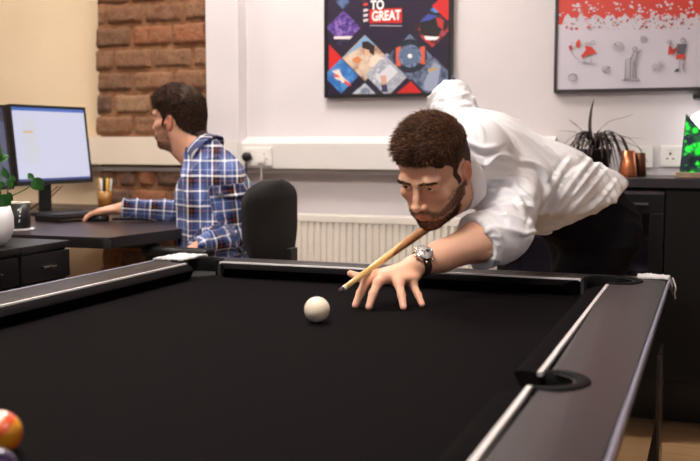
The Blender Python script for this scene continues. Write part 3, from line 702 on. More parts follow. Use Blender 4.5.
# ---- copper vessels
cop=mat('copper',(196,120,84),.28,metal=.9); copd=mat('copper_dark',(96,58,44),.35,metal=.8)
x=ony(628,165,3.84).x
o=MB().lathe([(0,0),(.034,0),(.035,.004),(.024,.098),(.021,.10),(.019,.098),(.030,.008),(0,.006)],28).build('copper_cup',cop); o.location=(x,3.84,CZ); tag(o,'tapered copper cup on the worktop beside the spiky plant','cup')
x=ony(640,165,3.90).x
o=MB().lathe([(0,0),(.022,0),(.024,.004),(.020,.088),(.018,.09),(.016,.088),(.019,.008),(0,.006)],24).build('copper_shaker',copd); o.location=(x,3.90,CZ); tag(o,'thin dark copper tumbler on the worktop, right of the brighter copper cup','cup')
# ---- green lit lamp
lx=ony(690,170,3.80).x; Lm=empty('green_lamp',(lx,3.80,CZ),0,'dark glass pyramid lamp glowing green on a pale wooden base','lamp')
MB().box(-.050,.11,-.045,.045,0,.021,.003).build('base',nmat('lamp_wood_base',(176,150,128),(150,124,104),30,.5),Lm)
m=mat('green_glow_glass',(10,24,10),.1,coat=.5); n=NT(m); v=n.t.nodes.new('ShaderNodeTexVoronoi'); v.inputs['Scale'].default_value=34; n.l(n.obj(),v.inputs['Vector']); nz=n.noise(20,3,None,.6)
mk=n.math('MULTIPLY',n.ramp(nz.outputs[0],[(.45,(0,0,0,1)),(.56,(1,1,1,1))]),n.ramp(v.outputs['Distance'],[(.3,(1,1,1,1)),(.6,(.05,.05,.05,1))]))
n.p.inputs['Emission Color'].default_value=srgb(20,240,40); n.l(n.math('MULTIPLY',mk,1.5),n.p.inputs['Emission Strength'])
b=MB(); bt=[(-.034,-.030),(.075,-.030),(.075,.030),(-.034,.030)]; A=[b.bm.verts.new((x,y,.0215)) for x,y in bt]
tp=[(-.018,-.018,.232),(.052,-.018,.150),(.052,.018,.150),(-.018,.018,.232)]; B=[b.bm.verts.new(p) for p in tp]
b.bm.faces.new(A[::-1]); b.bm.faces.new(B)
for i in range(4): b.bm.faces.new((A[i],A[(i+1)%4],B[(i+1)%4],B[i]))
b.build('glass_body',m,Lm)
b=MB()
for i in range(4): b.tube([A_ for A_ in ((bt[i][0],bt[i][1],.022),tp[i])],.0022,6)
for i in range(4): b.tube([tp[i],tp[(i+1)%4]],.0022,6)
b.build('edge_strips',mat('lamp_edge_black',(14,14,14),.3),Lm)
# bright white globe shade behind it
gx=ony(697,124,3.95).x; G=empty('white_table_lamp',(gx+.035,3.99,CZ),0,'glowing white dome lamp standing behind the green pyramid lamp','lamp')
MB().lathe([(0,0),(.045,0),(.045,.012),(.012,.02),(.012,.13),(.012,.14)],24).build('stand',mat('lamp_white_metal',(230,230,230),.4),G)
MB().lathe([(.065,.13),(.072,.15),(.070,.20),(.055,.235),(.028,.25),(0,.253)],28).build('shade',mat('shade_glow',(245,245,245),.4,emit=(250,250,255),es=1.1),G)
# ================================================================== DESK CORNER
DZ=.82
dm=nmat('desk_top_dark',(52,40,42),(46,36,38),25,.30,spec=.5); dk_=mat('desk_edge_black',(18,16,17),.4); blk=mat('matt_black_plastic',(16,15,16),.45); mtl=mat('grey_metal',(120,118,120),.35,metal=1)
a=onz(-60,232,DZ); b_=onz(100,237.5,DZ); c=onz(118,236.5,DZ); d=onz(183,228.5,DZ); e=ony(195,205,YW-.03)
def rnd(p,q,r,k=6): return [((1-t)**2*p.x+2*t*(1-t)*q.x+t*t*r.x,(1-t)**2*p.y+2*t*(1-t)*q.y+t*t*r.y) for t in [i/k for i in range(k+1)]]
mid=onz(109,238.2,DZ)
d2=d+(e-d)*.08; d1=d+(c-d)*.10
out=[(a.x,a.y)]+rnd(b_,mid,c)+rnd(d1,d,d2)+[(e.x,YW-.025),(-5.0,YW-.025),(-5.0,a.y)]
# keep the outline clear of trunking and brickwork
out=[(x,min(y,YW-.115)) for x,y in out]
D=empty('desk',(-3.0,3.5,0),0,'dark corner desk with a rounded edge under the monitors','desk')
MB().poly(out,DZ-.003,DZ).build('desk_top',dm,D,world=True)
MB().poly(out,DZ-.036,DZ-.0032,bev=.004).build('edge_board',dk_,D,world=True,angle=40)
lg=ony(153,255,3.5); 
for (x,y) in ((J(153,252,3.45).x,J(153,252,3.45).y),(-3.6,3.75),(-4.5,3.0)):
    MB().box(x-.02,x+.02,y-.02,y+.02,0,DZ-.037,.003).build('leg',dk_,D,world=True)
xm,ym=J(153,252,3.45).x,J(153,252,3.45).y
MB().box(-3.6,xm-.02,ym-.012,ym+.012,DZ-.075,DZ-.037).build('under_rail',dk_,D,world=True)
# ---- drawer pedestals, faces towards +X
q=J(71,240,2.92); fx=q.x; ztop=q.z
def onx(px,py,X):
    r=FW+RT*((px-350)/FPX)-UPV*((py-230.5)/FPX); return CAM+r*(X/r.x)
y1=q.y; y0=onx(20.5,248,fx).y; ym1=y0-(y1-y0)
pb=mat('pedestal_black',(17,15,16),.32); hs=mat('handle_chrome',(170,170,172),.25,metal=1)
def pedestal(ya,yb,lab):
    r=empty('drawer_pedestal',(fx-.27,(ya+yb)/2,0),0,lab,'drawer unit','black drawer pedestals beside the desk')
    MB().box(fx-.54,fx-.02,ya+.003,yb-.003,.03,ztop-.02,.002).build('carcass',pb,r,world=True)
    MB().box(fx-.545,fx,ya+.001,yb-.001,ztop-.019,ztop,.003).build('top',pb,r,world=True)
    zz=[.06,ztop-.42,ztop-.215,ztop-.11,ztop-.024] 
    for i in range(len(zz)-1):
        w=MB().box(fx-.019,fx-.002,ya+.005,yb-.005,zz[i]+.003,zz[i+1]-.003,.002).build('drawer',pb,r,world=True)
        hz=(zz[i]+zz[i+1])/2; hm=MB().box(fx+.006-.008,fx+.012,(ya+yb)/2-.028,(ya+yb)/2+.028,hz-.003,hz+.003,.001)
        o=hm.build('handle',hs,None); o.parent=w; o.data.transform(Matrix.Translation(-(Vector(r.location))))
    for y in (ya+.03,yb-.03):
        for x in (fx-.5,fx-.06): MB().lathe([(.014,0),(.02,.004),(.02,.024),(.008,.03)],14,Matrix.Translation((x,y,0))).build('foot',blk,r,world=True)
    return r
pedestal(y0,y1,'black drawer pedestal, the one farther from the camera, below the desk edge'); pedestal(ym1,y0-.001,'black drawer pedestal, the one nearer the camera, carrying the white plant pot')
# ---- monitors
scr=mat('screen_glass_bright',(20,22,30),.2,emit=(200,206,240),es=.50); n=NT(scr)
X=n.xyz(); u,v=X[0],X[2]
# window chrome: blue title bar, pale page, faint yellow side list
def band(val,lo,hi): return n.math('MULTIPLY',n.math('GREATER_THAN',val,lo),n.math('LESS_THAN',val,hi))
base=n.mix(n.math('GREATER_THAN',v,.306),srgb(216,216,238),srgb(70,110,190))
side_=n.math('MULTIPLY',band(u,-.16,-.085),band(v,.09,.28))
tx=n.t.nodes.new('ShaderNodeTexNoise'); mp=n.t.nodes.new('ShaderNodeMapping'); mp.inputs['Scale'].default_value=(14,1,90); n.l(n.obj(),mp.inputs[0]); n.l(mp.outputs[0],tx.inputs['Vector']); tx.inputs['Scale'].default_value=2
base=n.mix(n.math('MULTIPLY',side_,n.ramp(tx.outputs[0],[(.4,(0,0,0,1)),(.65,(.6,.6,.6,1))])),base,srgb(222,214,190))
base=n.mix(n.math('MULTIPLY',band(u,-.16,-.105),band(v,.215,.223)),base,srgb(225,190,130))
base=n.mix(n.math('LESS_THAN',v,.026),base,srgb(50,70,130))
n.l(base,n.p.inputs['Emission Color'])
scr2=mat('screen_glass_dim',(20,22,30),.2,emit=(120,122,160),es=.20); n=NT(scr2); X=n.xyz(); n.l(n.mix(n.math('GREATER_THAN',X[2],.27),srgb(128,130,168),srgb(70,74,110)),n.p.inputs['Emission Color'])
def monitor(P1,P2,zb,h,smat,lab,tilt=-4,stand=True,roll=0):
    """P1 left lower corner, P2 right lower corner of the case, seen from its front"""
    w=math.hypot(P2.x-P1.x,P2.y-P1.y); rz=math.atan2(P2.y-P1.y,P2.x-P1.x); cx,cy=(P1.x+P2.x)/2,(P1.y+P2.y)/2
    r=empty('monitor',(cx,cy,DZ),rz,lab,'monitor'); t=Matrix.Translation((0,0,zb-DZ))@Matrix.Rotation(math.radians(tilt),4,'X')@Matrix.Rotation(math.radians(roll),4,'Y')
    MB().box(-w/2,w/2,.0,.028,0,h,.004,M=t).box(-w/2+.07,w/2-.07,.028,.048,.06,h-.06,.006,M=t).build('case',blk,r)
    bz=.012
    MB().box(-w/2,-w/2+bz,-.003,.0,0,h,M=t).box(w/2-bz,w/2,-.003,.0,0,h,M=t).box(-w/2+bz,w/2-bz,-.003,.0,0,.016,M=t).box(-w/2+bz,w/2-bz,-.003,.0,h-bz,h,M=t).build('bezel',blk,r)
    o=MB().quad((-w/2+bz,0,.016),(w/2-bz,0,.016),(w/2-bz,0,h-bz),(-w/2+bz,0,h-bz)).build('screen',smat,r)
    o.matrix_local=t@Matrix.Translation((0,-.0012,0))
    if o.data.polygons[0].normal.y>0: o.data.flip_normals()
    MB().box(-.032,.032,.058,.075,.012,zb-DZ+h*.55,.004).box(-.025,.025,.045,.06,zb-DZ+h*.4,zb-DZ+h*.55).build('stand_neck',blk,r)
    MB().box(-.13,.13,-.03,.15,.0005,.013,.005).build('stand_base',blk,r)
    return r
m1=J(17,186,3.90); m2=J(92.5,182,4.30)
zb=(m1.z+m2.z)/2
monitor(m1,m2,zb,.331,scr,'computer monitor with a bright white document window facing the seated man',-6,roll=0)
m3=J(-45,190,3.56); m4=J(13.5,186,3.86)
monitor(m3,m4,zb-.01,.334,scr2,'computer monitor with a dim screen, cut by the left picture edge',-6)
# ---- keyboard, mouse, pad
kb=nmat('keyboard_black',(10,9,10),(14,13,14),60,.4)
k0=onz(60,223,DZ); k1=onz(108,219,DZ); rz=math.atan2(k1.y-k0.y,k1.x-k0.x)
L_=(k1-k0).length
K=empty('keyboard',((k0.x+k1.x)/2,(k0.y+k1.y)/2,DZ+.0005),rz,'black computer keyboard with a pale front edge on the desk under the hand','keyboard')
MB().box(-L_/2,L_/2,0,.15,0,.024,.004).build('case',kb,K)
b=MB(); 
for r_ in range(5):
    nn=14
    for i in range(nn): 
        x=-L_/2+.008+(L_-.016)*i/nn; b.box(x,x+(L_-.016)/nn-.003,.012+r_*.026,.034+r_*.026,.024,.029,.0015)
b.build('keys',mat('key_black',(26,25,27),.35),K)
MB().box(-L_/2+.004,L_/2-.004,-.0015,.001,.006,.011).build('front_edge',mat('key_edge_silver',(150,148,150),.3,metal=1),K)
pp_=onz(150,218,DZ+.001)
o=MB().box(-.13,.13,-.09,.09,0,.006,.002).build('mouse_mat',mat('mat_black',(22,20,24),.7)); o.location=(pp_.x,pp_.y,DZ+.0005); o.rotation_euler=(0,0,.35); tag(o,"flat black folder lying on the desk below the seated man's forearm",'folder'); o.name='document_folder'
# ---- mug on coaster
mg=onz(19.5,230,DZ)
o=MB().lathe([(0,0),(.050,0),(.052,.003),(.050,.006),(0,.006)],28).build('coaster',mat('coaster_pale',(190,184,190),.4)); o.location=(mg.x,mg.y,DZ+.0005); tag(o,'round pale coaster under the black mug','coaster')
Mg=empty('mug',(mg.x,mg.y,DZ+.007),.6,'black mug with white flecks and a pale rim standing on a coaster','mug')
MB().lathe([(0,0),(.036,0),(.038,.003),(.038,.088)]+[(.034,.088),(.034,.008),(0,.006)],32).build('mug_body',blk,Mg)
MB().lathe([(.0382,.086),(.0384,.0905),(.0345,.0905),(.0342,.086)],32).build('rim',mat('rim_pale',(225,220,205),.3),Mg)
MB().tube(catmull([(-.036,0,.07),(-.058,0,.068),(-.064,0,.045),(-.055,0,.022),(-.036,0,.02)]),.005,8,flat=.8).build('mug_handle',blk,Mg)
mk=MB()
for (an,z,w,h) in ((-52,.066,.10,.006),(-44,.060,.05,.010),(-47,.045,.06,.005),(-50,.028,.05,.009),(-40,.070,.05,.006)):
    a0=math.radians(an)-.6; 
    p=[Vector((.0386*math.cos(a0+s*w*1.0),.0386*math.sin(a0+s*w*1.0),z+t*h/2+s*.002)) for s,t in ((-1,-1),(1,-1),(1,1),(-1,1))]; mk.quad(*p)
mk.build('white_flecks',wht,Mg)
# ---- pen cup
pc=J(104,206,3.98); pc=Vector((pc.x,pc.y,DZ))
pc=ony(105,203,3.86); pc.z=DZ
Pc=empty('pen_cup',pc,0,'clear amber pen pot beyond the seated man\'s hand','pen pot')
am=mat('amber_plastic',(214,150,70),.15,trans=.5)
MB().lathe([(0,0),(.030,0),(.036,.075),(.034,.075),(.028,.004),(0,.004)],24).build('cup',am,Pc)
for k,(dx,dy,col,nm,lab) in enumerate(((-.018,0,(232,178,40),'highlighter_pen','yellow highlighter standing in the pen pot, leftmost'),(-.004,.008,(40,40,44),'ballpoint_pen','black pen standing in the middle of the pen pot'),(.010,-.004,(238,196,70),'highlighter_pen','amber yellow marker standing in the pen pot, between the black and the white pens'),(.022,.004,(222,218,214),'ballpoint_pen','white pen standing in the pen pot, rightmost'),(-.010,-.012,(236,236,240),'ballpoint_pen','white pen standing in the pen pot, beside the yellow highlighter'))):
    b=MB().lathe([(0,0),(.0055,0),(.0055,.085),(.0065,.088),(.0065,.125),(.003,.130),(0,.130)],10).build(nm,mat('pen_%d'%k,col,.35)); b.location=(pc.x+dx,pc.y+dy,DZ+.005); b.rotation_euler=(dy*6,dx*5,0); tag(b,lab,'pen')
# ---- cables hanging behind the monitor
b=MB(); p0=J(64,183,4.2); 
for off in (0,.02):
    s_=J(58+off*200,186,4.24); b.tube(catmull([s_,J(46,197,4.24)+Vector((0,0,-off)),J(35,206,4.24)+Vector((0,0,-off)),J(30,209,4.26)]),.003,6)
o=b.build('monitor_cable',mat('cable_tan',(110,72,44),.5)); tag(o,'pair of thin brown cables hanging below the bright monitor','cable')
# ---- trailing plant in a white pot
pz=ztop+.001; pc=J(-6,246,2.78); 
pc=Vector((fx-.10,onx(-8,235,fx-.1).y,pz))
Pp=empty('potted_plant',pc,0,'green leafy trailing plant in a rounded white pot on the drawer pedestal','potted plant')
MB().lathe([(0,0),(.032,0),(.050,.018),(.060,.050),(.060,.080),(.052,.112),(.048,.112),(.054,.080),(0,.075)],36).build('pot',mat('pot_white',(226,224,226),.45),Pp)
MB().lathe([(0,.098),(.049,.100),(0,.104)],16).build('soil',mat('soil2',(44,32,24),.95),Pp)
lg1=nmat('leaf_green',(24,74,22),(48,108,36),12,.4); stm=mat('stem_green',(92,120,60),.5)
def rl(px,py,D=2.78): return J(px,py,D)-pc
def broad(par,c,dirv,L,w,tilt):
    dirv=dirv.normalized(); sd=dirv.cross(Vector((0,-1,.4))).normalized(); nn=sd.cross(dirv); b=MB(); k=8; rows=[]
    for i in range(k+1):
        t=i/k; ww=w*math.sin(math.pi*t)**.75*(1.15-.4*t); cc=c+dirv*L*t+nn*(-.25*L*t*t)
        rows.append([b.bm.verts.new(cc+sd*ww*s_+nn*(abs(s_)*ww*.35)) for s_ in (-1,-.5,0,.5,1)])
    for A,B in zip(rows,rows[1:]):
        for i in range(4): 
            try: b.bm.faces.new((A[i],A[i+1],B[i+1],B[i]))
            except Exception: pass
    bmesh.ops.remove_doubles(b.bm,verts=b.bm.verts,dist=1e-5)
    o=b.build('leaf',lg1,par); o.data.shade_smooth(); return o
s0=Vector((0,0,.10))
stems=[[s0,rl(2,206),rl(12,196),rl(24,190),rl(36,182)],[s0,rl(0,200),rl(1,180),rl(3,165)],[s0,rl(-6,200),rl(-8,170),rl(-5,150)],[s0,rl(4,205),rl(8,190),rl(9,182)]]
b=MB()
for s_ in stems: b.tube(catmull(s_),.0018,6)
b.build('stems',stm,Pp)
for (px,py,dx,dy,L,w) in ((34,178,6,9,.042,.022),(34,180,-5,-5,.028,.010),(0,145,-3,8,.05,.026),(-2,162,5,-4,.035,.016),(3,168,4,9,.036,.012),(8,178,4,7,.030,.012),(13,181,-3,6,.028,.010),(6,184,-6,2,.03,.012),(0,195,5,7,.045,.024),(4,205,4,9,.05,.020),(-2,205,-4,8,.05,.022),(10,176,5,4,.02,.009),(1,192,-6,4,.04,.02),(8,192,3,8,.028,.012),(3,182,-4,5,.03,.013)):
    broad(Pp,rl(px,py,2.76),RT*dx-UPV*dy,L,w,0)
# ================================================================== PEOPLE
def npv(v): return np.array(v,float)
def rotv(r):
    r=np.array(r,float); a=np.linalg.norm(r); k=r/a; K=np.array([[0,-k[2],k[1]],[k[2],0,-k[0]],[-k[1],k[0],0]])
    return np.eye(3)+math.sin(a)*K+(1-math.cos(a))*K@K
def unit(v): v=np.array(v,float); return v/np.linalg.norm(v)
skin=mat('skin',(214,160,132),.46,spec=.4,sss=.2); n=NT(skin)
ca=n.n('ShaderNodeVertexColor'); ca.layer_name='tone'; nz=n.noise(70,4); nz2=n.noise(400,2)
n.l(n.mix(n.math('MULTIPLY',nz.outputs[0],.28),ca.outputs[0],n.mix(1.0,ca.outputs[0],(.88,.70,.64,1),'MULTIPLY')),n.p.inputs['Base Color']); n.bump(nz2.outputs[0],.18,.0006)
def hair_mat(name,c1,c2):
    m=mat(name,c1,.6,spec=.22); n=NT(m); a=n.n('ShaderNodeVertexColor'); a.layer_name='tone'
    n.l(n.mix(a.outputs[0],srgb(*c1),srgb(*c2)),n.p.inputs['Base Color']); return m
class Head:
    """all head shapes in head-local metres: x towards the person's left, -y is the face, z up, origin between the eyes"""
    def __init__(s,t,M,sc): s.t=npv(t); s.M=np.array(M,float); s.s=sc
    def P(s,p): return s.t+s.s*(s.M@np.array(p,float))
    def L(s,V): return (np.asarray(V)-s.t)@s.M/s.s
    def ell(s,S,c,r,k=.01,mode='u',rz=0,rx=0,ry=0):
        R=s.M@np.array(Euler((math.radians(rx),math.radians(ry),math.radians(rz))).to_matrix())
        S.ell(s.P(c),np.array(r)*s.s,R,k*s.s,mode)
    def cap(s,S,a,b,ra,rb=None,k=.008,mode='u'): S.cap(s.P(a),s.P(b),ra*s.s,(ra if rb is None else rb)*s.s,k*s.s,mode)
    def build(s,S,eyes=True,lid=.0040):
        e,c=s.ell,s.cap
        e(S,(0,.012,.036),(.0735,.094,.084)); e(S,(0,-.036,.042),(.062,.050,.052),.02); e(S,(0,.055,.0),(.062,.052,.06),.02)
        e(S,(0,-.030,-.030),(.060,.055,.066),.02); e(S,(0,-.034,-.078),(.042,.046,.036),.02)
        for g in (-1,1):
            c(S,(g*.050,.002,-.056),(g*.018,-.068,-.104),.014,.014,.02)
            c(S,(g*.060,-.005,-.02),(g*.050,.002,-.056),.014,.014,.02)
            e(S,(g*.044,-.064,-.030),(.021,.017,.016),.018); c(S,(g*.058,-.040,-.022),(g*.064,.0,-.016),.011,.009,.014)
            e(S,(g*.027,-.068,-.066),(.019,.020,.024),.02)
        e(S,(0,-.078,-.105),(.020,.016,.016),.014)
        for g in (-1,1): e(S,(g*.032,-.098,-.002),(.019,.0135,.0115),.010,'s')
        for g in (-1,1):
            c(S,(g*.048,-.074,.016),(g*.030,-.087,.0195),.0075,.0085,.012); c(S,(g*.030,-.087,.0195),(g*.010,-.089,.014),.0085,.007,.012)
        # eyeball bulge with lids, opened by a slit
        if eyes:
            for g in (-1,1):
                e(S,(g*.032,-.0755,-.001),(.0150,.0142,.0142),.004)
                e(S,(g*.032,-.0925,-.0022),(.0135,.0110,lid),.0012,'s')
                c(S,(g*.019,-.0865,-.0045),(g*.0175,-.088,-.006),.0022,.002,.003)
        c(S,(0,-.088,.010),(0,-.103,-.020),.0070,.0078,.012); c(S,(0,-.103,-.020),(0,-.1125,-.038),.0078,.0098,.008)
        e(S,(0,-.1135,-.0405),(.0105,.0095,.0090),.005)
        for g in (-1,1):
            e(S,(g*.0125,-.1015,-.0445),(.0075,.0105,.0072),.005); e(S,(g*.0065,-.1075,-.0510),(.0035,.0048,.0030),.0015,'s')
        # mouth: muzzle, lips, parting line, philtrum
        e(S,(0,-.080,-.070),(.030,.020,.022),.016)
        c(S,(-.022,-.088,-.0725),(-.007,-.0985,-.0685),.0030,.0048,.004); c(S,(.022,-.088,-.0725),(.007,-.0985,-.0685),.0030,.0048,.004); c(S,(-.007,-.0985,-.0685),(.007,-.0985,-.0685),.0048,.0048,.003)
        c(S,(-.018,-.089,-.0770),(0,-.0975,-.0800),.0035,.0060,.004); c(S,(.018,-.089,-.0770),(0,-.0975,-.0800),.0035,.0060,.004)
        c(S,(-.024,-.0895,-.0738),(0,-.1045,-.0740),.0010,.0014,.0015,'s'); c(S,(.024,-.0895,-.0738),(0,-.1045,-.0740),.0010,.0014,.0015,'s')
        e(S,(0,-.1005,-.0905),(.014,.006,.0045),.006,'s')
        # ears
        for g in (-1,1):
            e(S,(g*.0765,.014,-.012),(.0065,.0175,.0300),.004,rz=g*-22,rx=-12)
            e(S,(g*.0835,.010,-.008),(.0060,.0100,.0185),.003,'s',rz=g*-22,rx=-12)
            e(S,(g*.0770,-.001,-.016),(.0045,.0050,.0075),.003)
            e(S,(g*.0745,.008,-.036),(.0050,.0080,.0085),.004)
    def zmin(s,x,y):
        """lower limit of the hair, head-local"""
        ax=np.abs(x)
        f=.060-.0*ax+.010*sstep(.0,.03,ax)*0-.018*sstep(.035,.06,ax)
        z=f
        z=np.where(y>-.052,np.interp(y,[-.052,-.040,-.026,-.018],[.046,.038,.022,-.010]),z)
        z=np.where(y>-.026,np.interp(y,[-.026,-.014,-.010,.002,.022,.032,.040,.060,.09],[-.024,-.022,.004,.020,.022,.006,-.020,-.045,-.066]),z)
        z=np.where((ax>.040)&(y>.03),np.maximum(z,np.interp(ax,[.040,.055,.07],[-.06,-.045,-.02])),z)
        return z
    def inhead(s,L): return np.sqrt((L[:,0]/.092)**2+((L[:,1]+.005)/.124)**2+((L[:,2]-.01)/.140)**2)<1.2
    def hmask(s,L): return sstep(-.006,.006,L[:,2]-s.zmin(L[:,0],L[:,1]))
    def bmask(s,L):
        """beard mask"""
        x,y,z=L.T; ax=np.abs(x)
        top=np.interp(ax,[0,.015,.030,.042,.055,.066,.080],[-.053,-.052,-.060,-.064,-.054,-.030,-.02])
        m=sstep(-.004,.006,top-z)*sstep(.010,-.004,y-.0)*sstep(-.136,-.120,z)
        lips=sstep(1.25,.85,np.sqrt((x/.021)**2+((z+.0745)/.0095)**2))*sstep(-.07,-.08,y)
        m=m*(y>-.125)*(ax<.085)*(z>-.14); soul=1-.5*sstep(.010,.02,ax)*sstep(-.092,-.086,z)*sstep(-.080,-.084,z)
        return np.clip(m*(1-lips)*soul,0,1)
def skin_tones(V,N,heads,base,brow,beard=None,extra=None,bstr=.6):
    C=np.tile(np.array(srgb(*base)[:3]),(len(V),1)); red=np.array(srgb(196,112,92)[:3]); pale=np.array(srgb(226,178,152)[:3])
    for h in heads:
        L=h.L(V); near=h.inhead(L)
        if not near.any(): continue
        l=L[near]; c=C[near]
        def bl(w,col):
            nonlocal c
            c=c*(1-w[:,None])+np.array(col)*w[:,None]
        g=lambda p,r: np.exp(-(((l-np.array(p))/np.array(r))**2).sum(1))
        bl(.35*g((0,-.112,-.042),(.016,.02,.014)),red); bl(.28*(g((.045,-.07,-.035),(.02,.03,.018))+g((-.045,-.07,-.035),(.02,.03,.018))),red)
        bl(.55*(sstep(.072,.078,np.abs(l[:,0])))*sstep(-.05,-.04,l[:,2])*sstep(.04,.03,l[:,2])*sstep(.05,.04,l[:,1]),srgb(206,112,88)[:3])
        lips=sstep(1.15,.9,np.sqrt((l[:,0]/.021)**2+((l[:,2]+.0745)/.0090)**2))*sstep(-.084,-.090,l[:,1]); bl(.65*lips,srgb(178,96,84)[:3])
        bl(.35*(g((.032,-.085,-.010),(.014,.02,.006))+g((-.032,-.085,-.010),(.014,.02,.006))),srgb(168,104,86)[:3])
        hm=h.hmask(l)*(l[:,2]>-.08)*(l[:,1]>-.13)*(np.abs(l[:,0])<.1); bl(.8*hm,brow)
        if beard is not None: bl(bstr*h.bmask(l),beard)
        C[near]=c
    if extra: C=extra(V,N,C)
    return C
def cones(name,P,D,Ln,W,mt,parent,seed=0,bend=None,segs=2):
    """many tapered hair locks as one mesh: P roots, D directions, Ln lengths, W widths"""
    n_=len(P); D=D/np.linalg.norm(D,axis=1,keepdims=True); r=np.random.RandomState(seed)
    A=np.cross(D,r.randn(n_,3)); A/=np.linalg.norm(A,axis=1,keepdims=True); B=np.cross(D,A)
    bend=np.zeros((n_,3)) if bend is None else bend
    V=np.zeros((n_,3*segs+1,3)); 
    for q in range(segs):
        t=q/segs; c=P+D*(Ln*t)[:,None]+bend*(Ln*t*t)[:,None]; w=W*(1-.45*t)
        for j in range(3):
            a=2*math.pi*j/3; V[:,q*3+j]=c+(A*math.cos(a)+B*math.sin(a))*w[:,None]
    V[:,-1]=P+D*Ln[:,None]+bend*Ln[:,None]
    F=[]
    for q in range(segs-1):
        for j in range(3):
            k=(j+1)%3; F+= [(q*3+j,q*3+k,(q+1)*3+k),(q*3+j,(q+1)*3+k,(q+1)*3+j)]
    q=segs-1
    for j in range(3): F.append((q*3+j,q*3+(j+1)%3,3*segs))
    F=np.array(F); k=3*segs+1; FF=(F[None]+(np.arange(n_)*k)[:,None,None]).reshape(-1,3)
    me=bpy.data.meshes.new(name); VV=V.reshape(-1,3); me.vertices.add(len(VV)); me.vertices.foreach_set('co',VV.astype(np.float32).ravel())
    me.loops.add(FF.size); me.loops.foreach_set('vertex_index',FF.astype(np.int32).ravel()); me.polygons.add(len(FF)); me.polygons.foreach_set('loop_start',np.arange(0,FF.size,3,dtype=np.int32)); me.update(calc_edges=True); me.shade_smooth()
    tone=np.repeat(r.rand(n_)**1.5,k); vcol(me,'tone',np.stack([tone]*3,1)); return me
def make_hair(h,V,F,N,par,mt,thick,dirf,lenf,count,wid,seed=1,lum=.3):
    """hair cap (a thickened copy of the scalp) plus locks; returns the hair object"""
    L=h.L(V); near=(np.abs(L)<.18).all(1)&(L[:,2]>-.10)&(np.abs(L[:,0])<.1)&(L[:,1]>-.13); hm=np.zeros(len(V)); hm[near]=h.hmask(L[near])
    ear=(np.abs(L[:,0])>.0735)&(L[:,2]<.018)&(L[:,1]>-.012)&(L[:,1]<.036); hm[ear]=0
    ok=(hm>.02); fm=ok[F].all(1); Fs=F[fm]; used=np.unique(Fs); mp=-np.ones(len(V),int); mp[used]=np.arange(len(used)); Fs=mp[Fs]
    l=L[used]; th=thick(l)*hm[used]-.0015*(1-hm[used])
    nl=unit_rows(V[used]-h.P((0,.01,.01)))
    Nn=unit_rows(.5*N[used]+.5*nl)
    rs=np.array([mnoise.noise(Vector((a*55,b*55,c*40)))*.5+mnoise.noise(Vector((a*130,b*130,c*90)))*.25 for a,b,c in l])
    Vs=V[used]+Nn*(th*(1+.30*rs))[:,None]*h.s
    me=npmesh('hair',Vs,Fs); 
    vcol(me,'tone',np.stack([np.clip(lum*.5+.3*rs,0,1)]*3,1))
    o=link('hair',me,mt,par,world=True)
    r=np.random.RandomState(seed); w=hm[used]; w=w*(l[:,2]>-.07); p=w/w.sum(); ii=r.choice(len(used),count,p=p)
    jit=r.randn(count,3)*.0012*h.s; P=Vs[ii]+jit-Nn[ii]*.002*h.s
    dl,bl=dirf(l[ii],r); dw=unit_rows(dl@h.M.T); dn=(dw*Nn[ii]).sum(1,keepdims=True); dw=dw-np.minimum(dn,0)*Nn[ii]; Dw=unit_rows(unit_rows(dw)+Nn[ii]*.16+r.randn(count,3)*.16); Bw=bl@h.M.T
    Ln=lenf(l[ii],r)*h.s
    me2=cones('hair_locks',P,Dw,Ln,np.full(count,wid*h.s)*r.uniform(.6,1.3,count),mt,None,seed,Bw,3)
    o2=link('hair_locks',me2,mt,par,world=True)
    return o
def unit_rows(a): return a/(np.linalg.norm(a,axis=1,keepdims=True)+1e-12)
def brows(h,V,N,par,mt,seed,count=420):
    L=h.L(V); x,y,z=L.T; ax=np.abs(x)
    zc=np.interp(ax,[.010,.034,.050],[.0140,.0205,.0160]); hw=np.interp(ax,[.010,.02,.05],[.0030,.0036,.0015])
    w=((np.abs(z-zc)<hw)&(ax>.009)&(ax<.050)&(y<-.05)&(y>-.13)).astype(float); 
    if w.sum()<3: return
    r=np.random.RandomState(seed); ii=r.choice(len(V),count,p=w/w.sum()); sg=np.sign(L[ii,0])
    d=np.stack([sg*.9,np.full(count,.12),.32-.8*(np.abs(L[ii,0])>.03)],1)@h.M.T
    me=cones('eyebrows',V[ii]-N[ii]*.0005+r.randn(count,3)*.0008,unit_rows(d+N[ii]*.3+r.randn(count,3)*.15),r.uniform(.006,.009,count)*h.s,np.full(count,.00055*h.s),mt,None,seed)
    link('eyebrows',me,mt,par,world=True)
def stubble(h,V,N,par,mt,seed,count,ln,wd=.00045):
    L=h.L(V); near=(np.abs(L)<.16).all(1); near&=h.inhead(L); w=np.zeros(len(V)); w[near]=h.bmask(L[near])**1.5
    w*=(1+1.2*sstep(-.085,-.1,L[:,2])*near)
    r=np.random.RandomState(seed); ii=r.choice(len(V),count,p=w/w.sum()); d=np.stack([L[ii,0]*3,np.full(count,-.15),np.full(count,-.9)],1)@h.M.T
    me=cones('beard',V[ii]+r.randn(count,3)*.0008-N[ii]*.0005,unit_rows(d*.8+N[ii]*.55+r.randn(count,3)*.25),r.uniform(.6,1.2,count)*ln*h.s,np.full(count,wd*h.s),mt,None,seed)
    link('beard',me,mt,par,world=True)
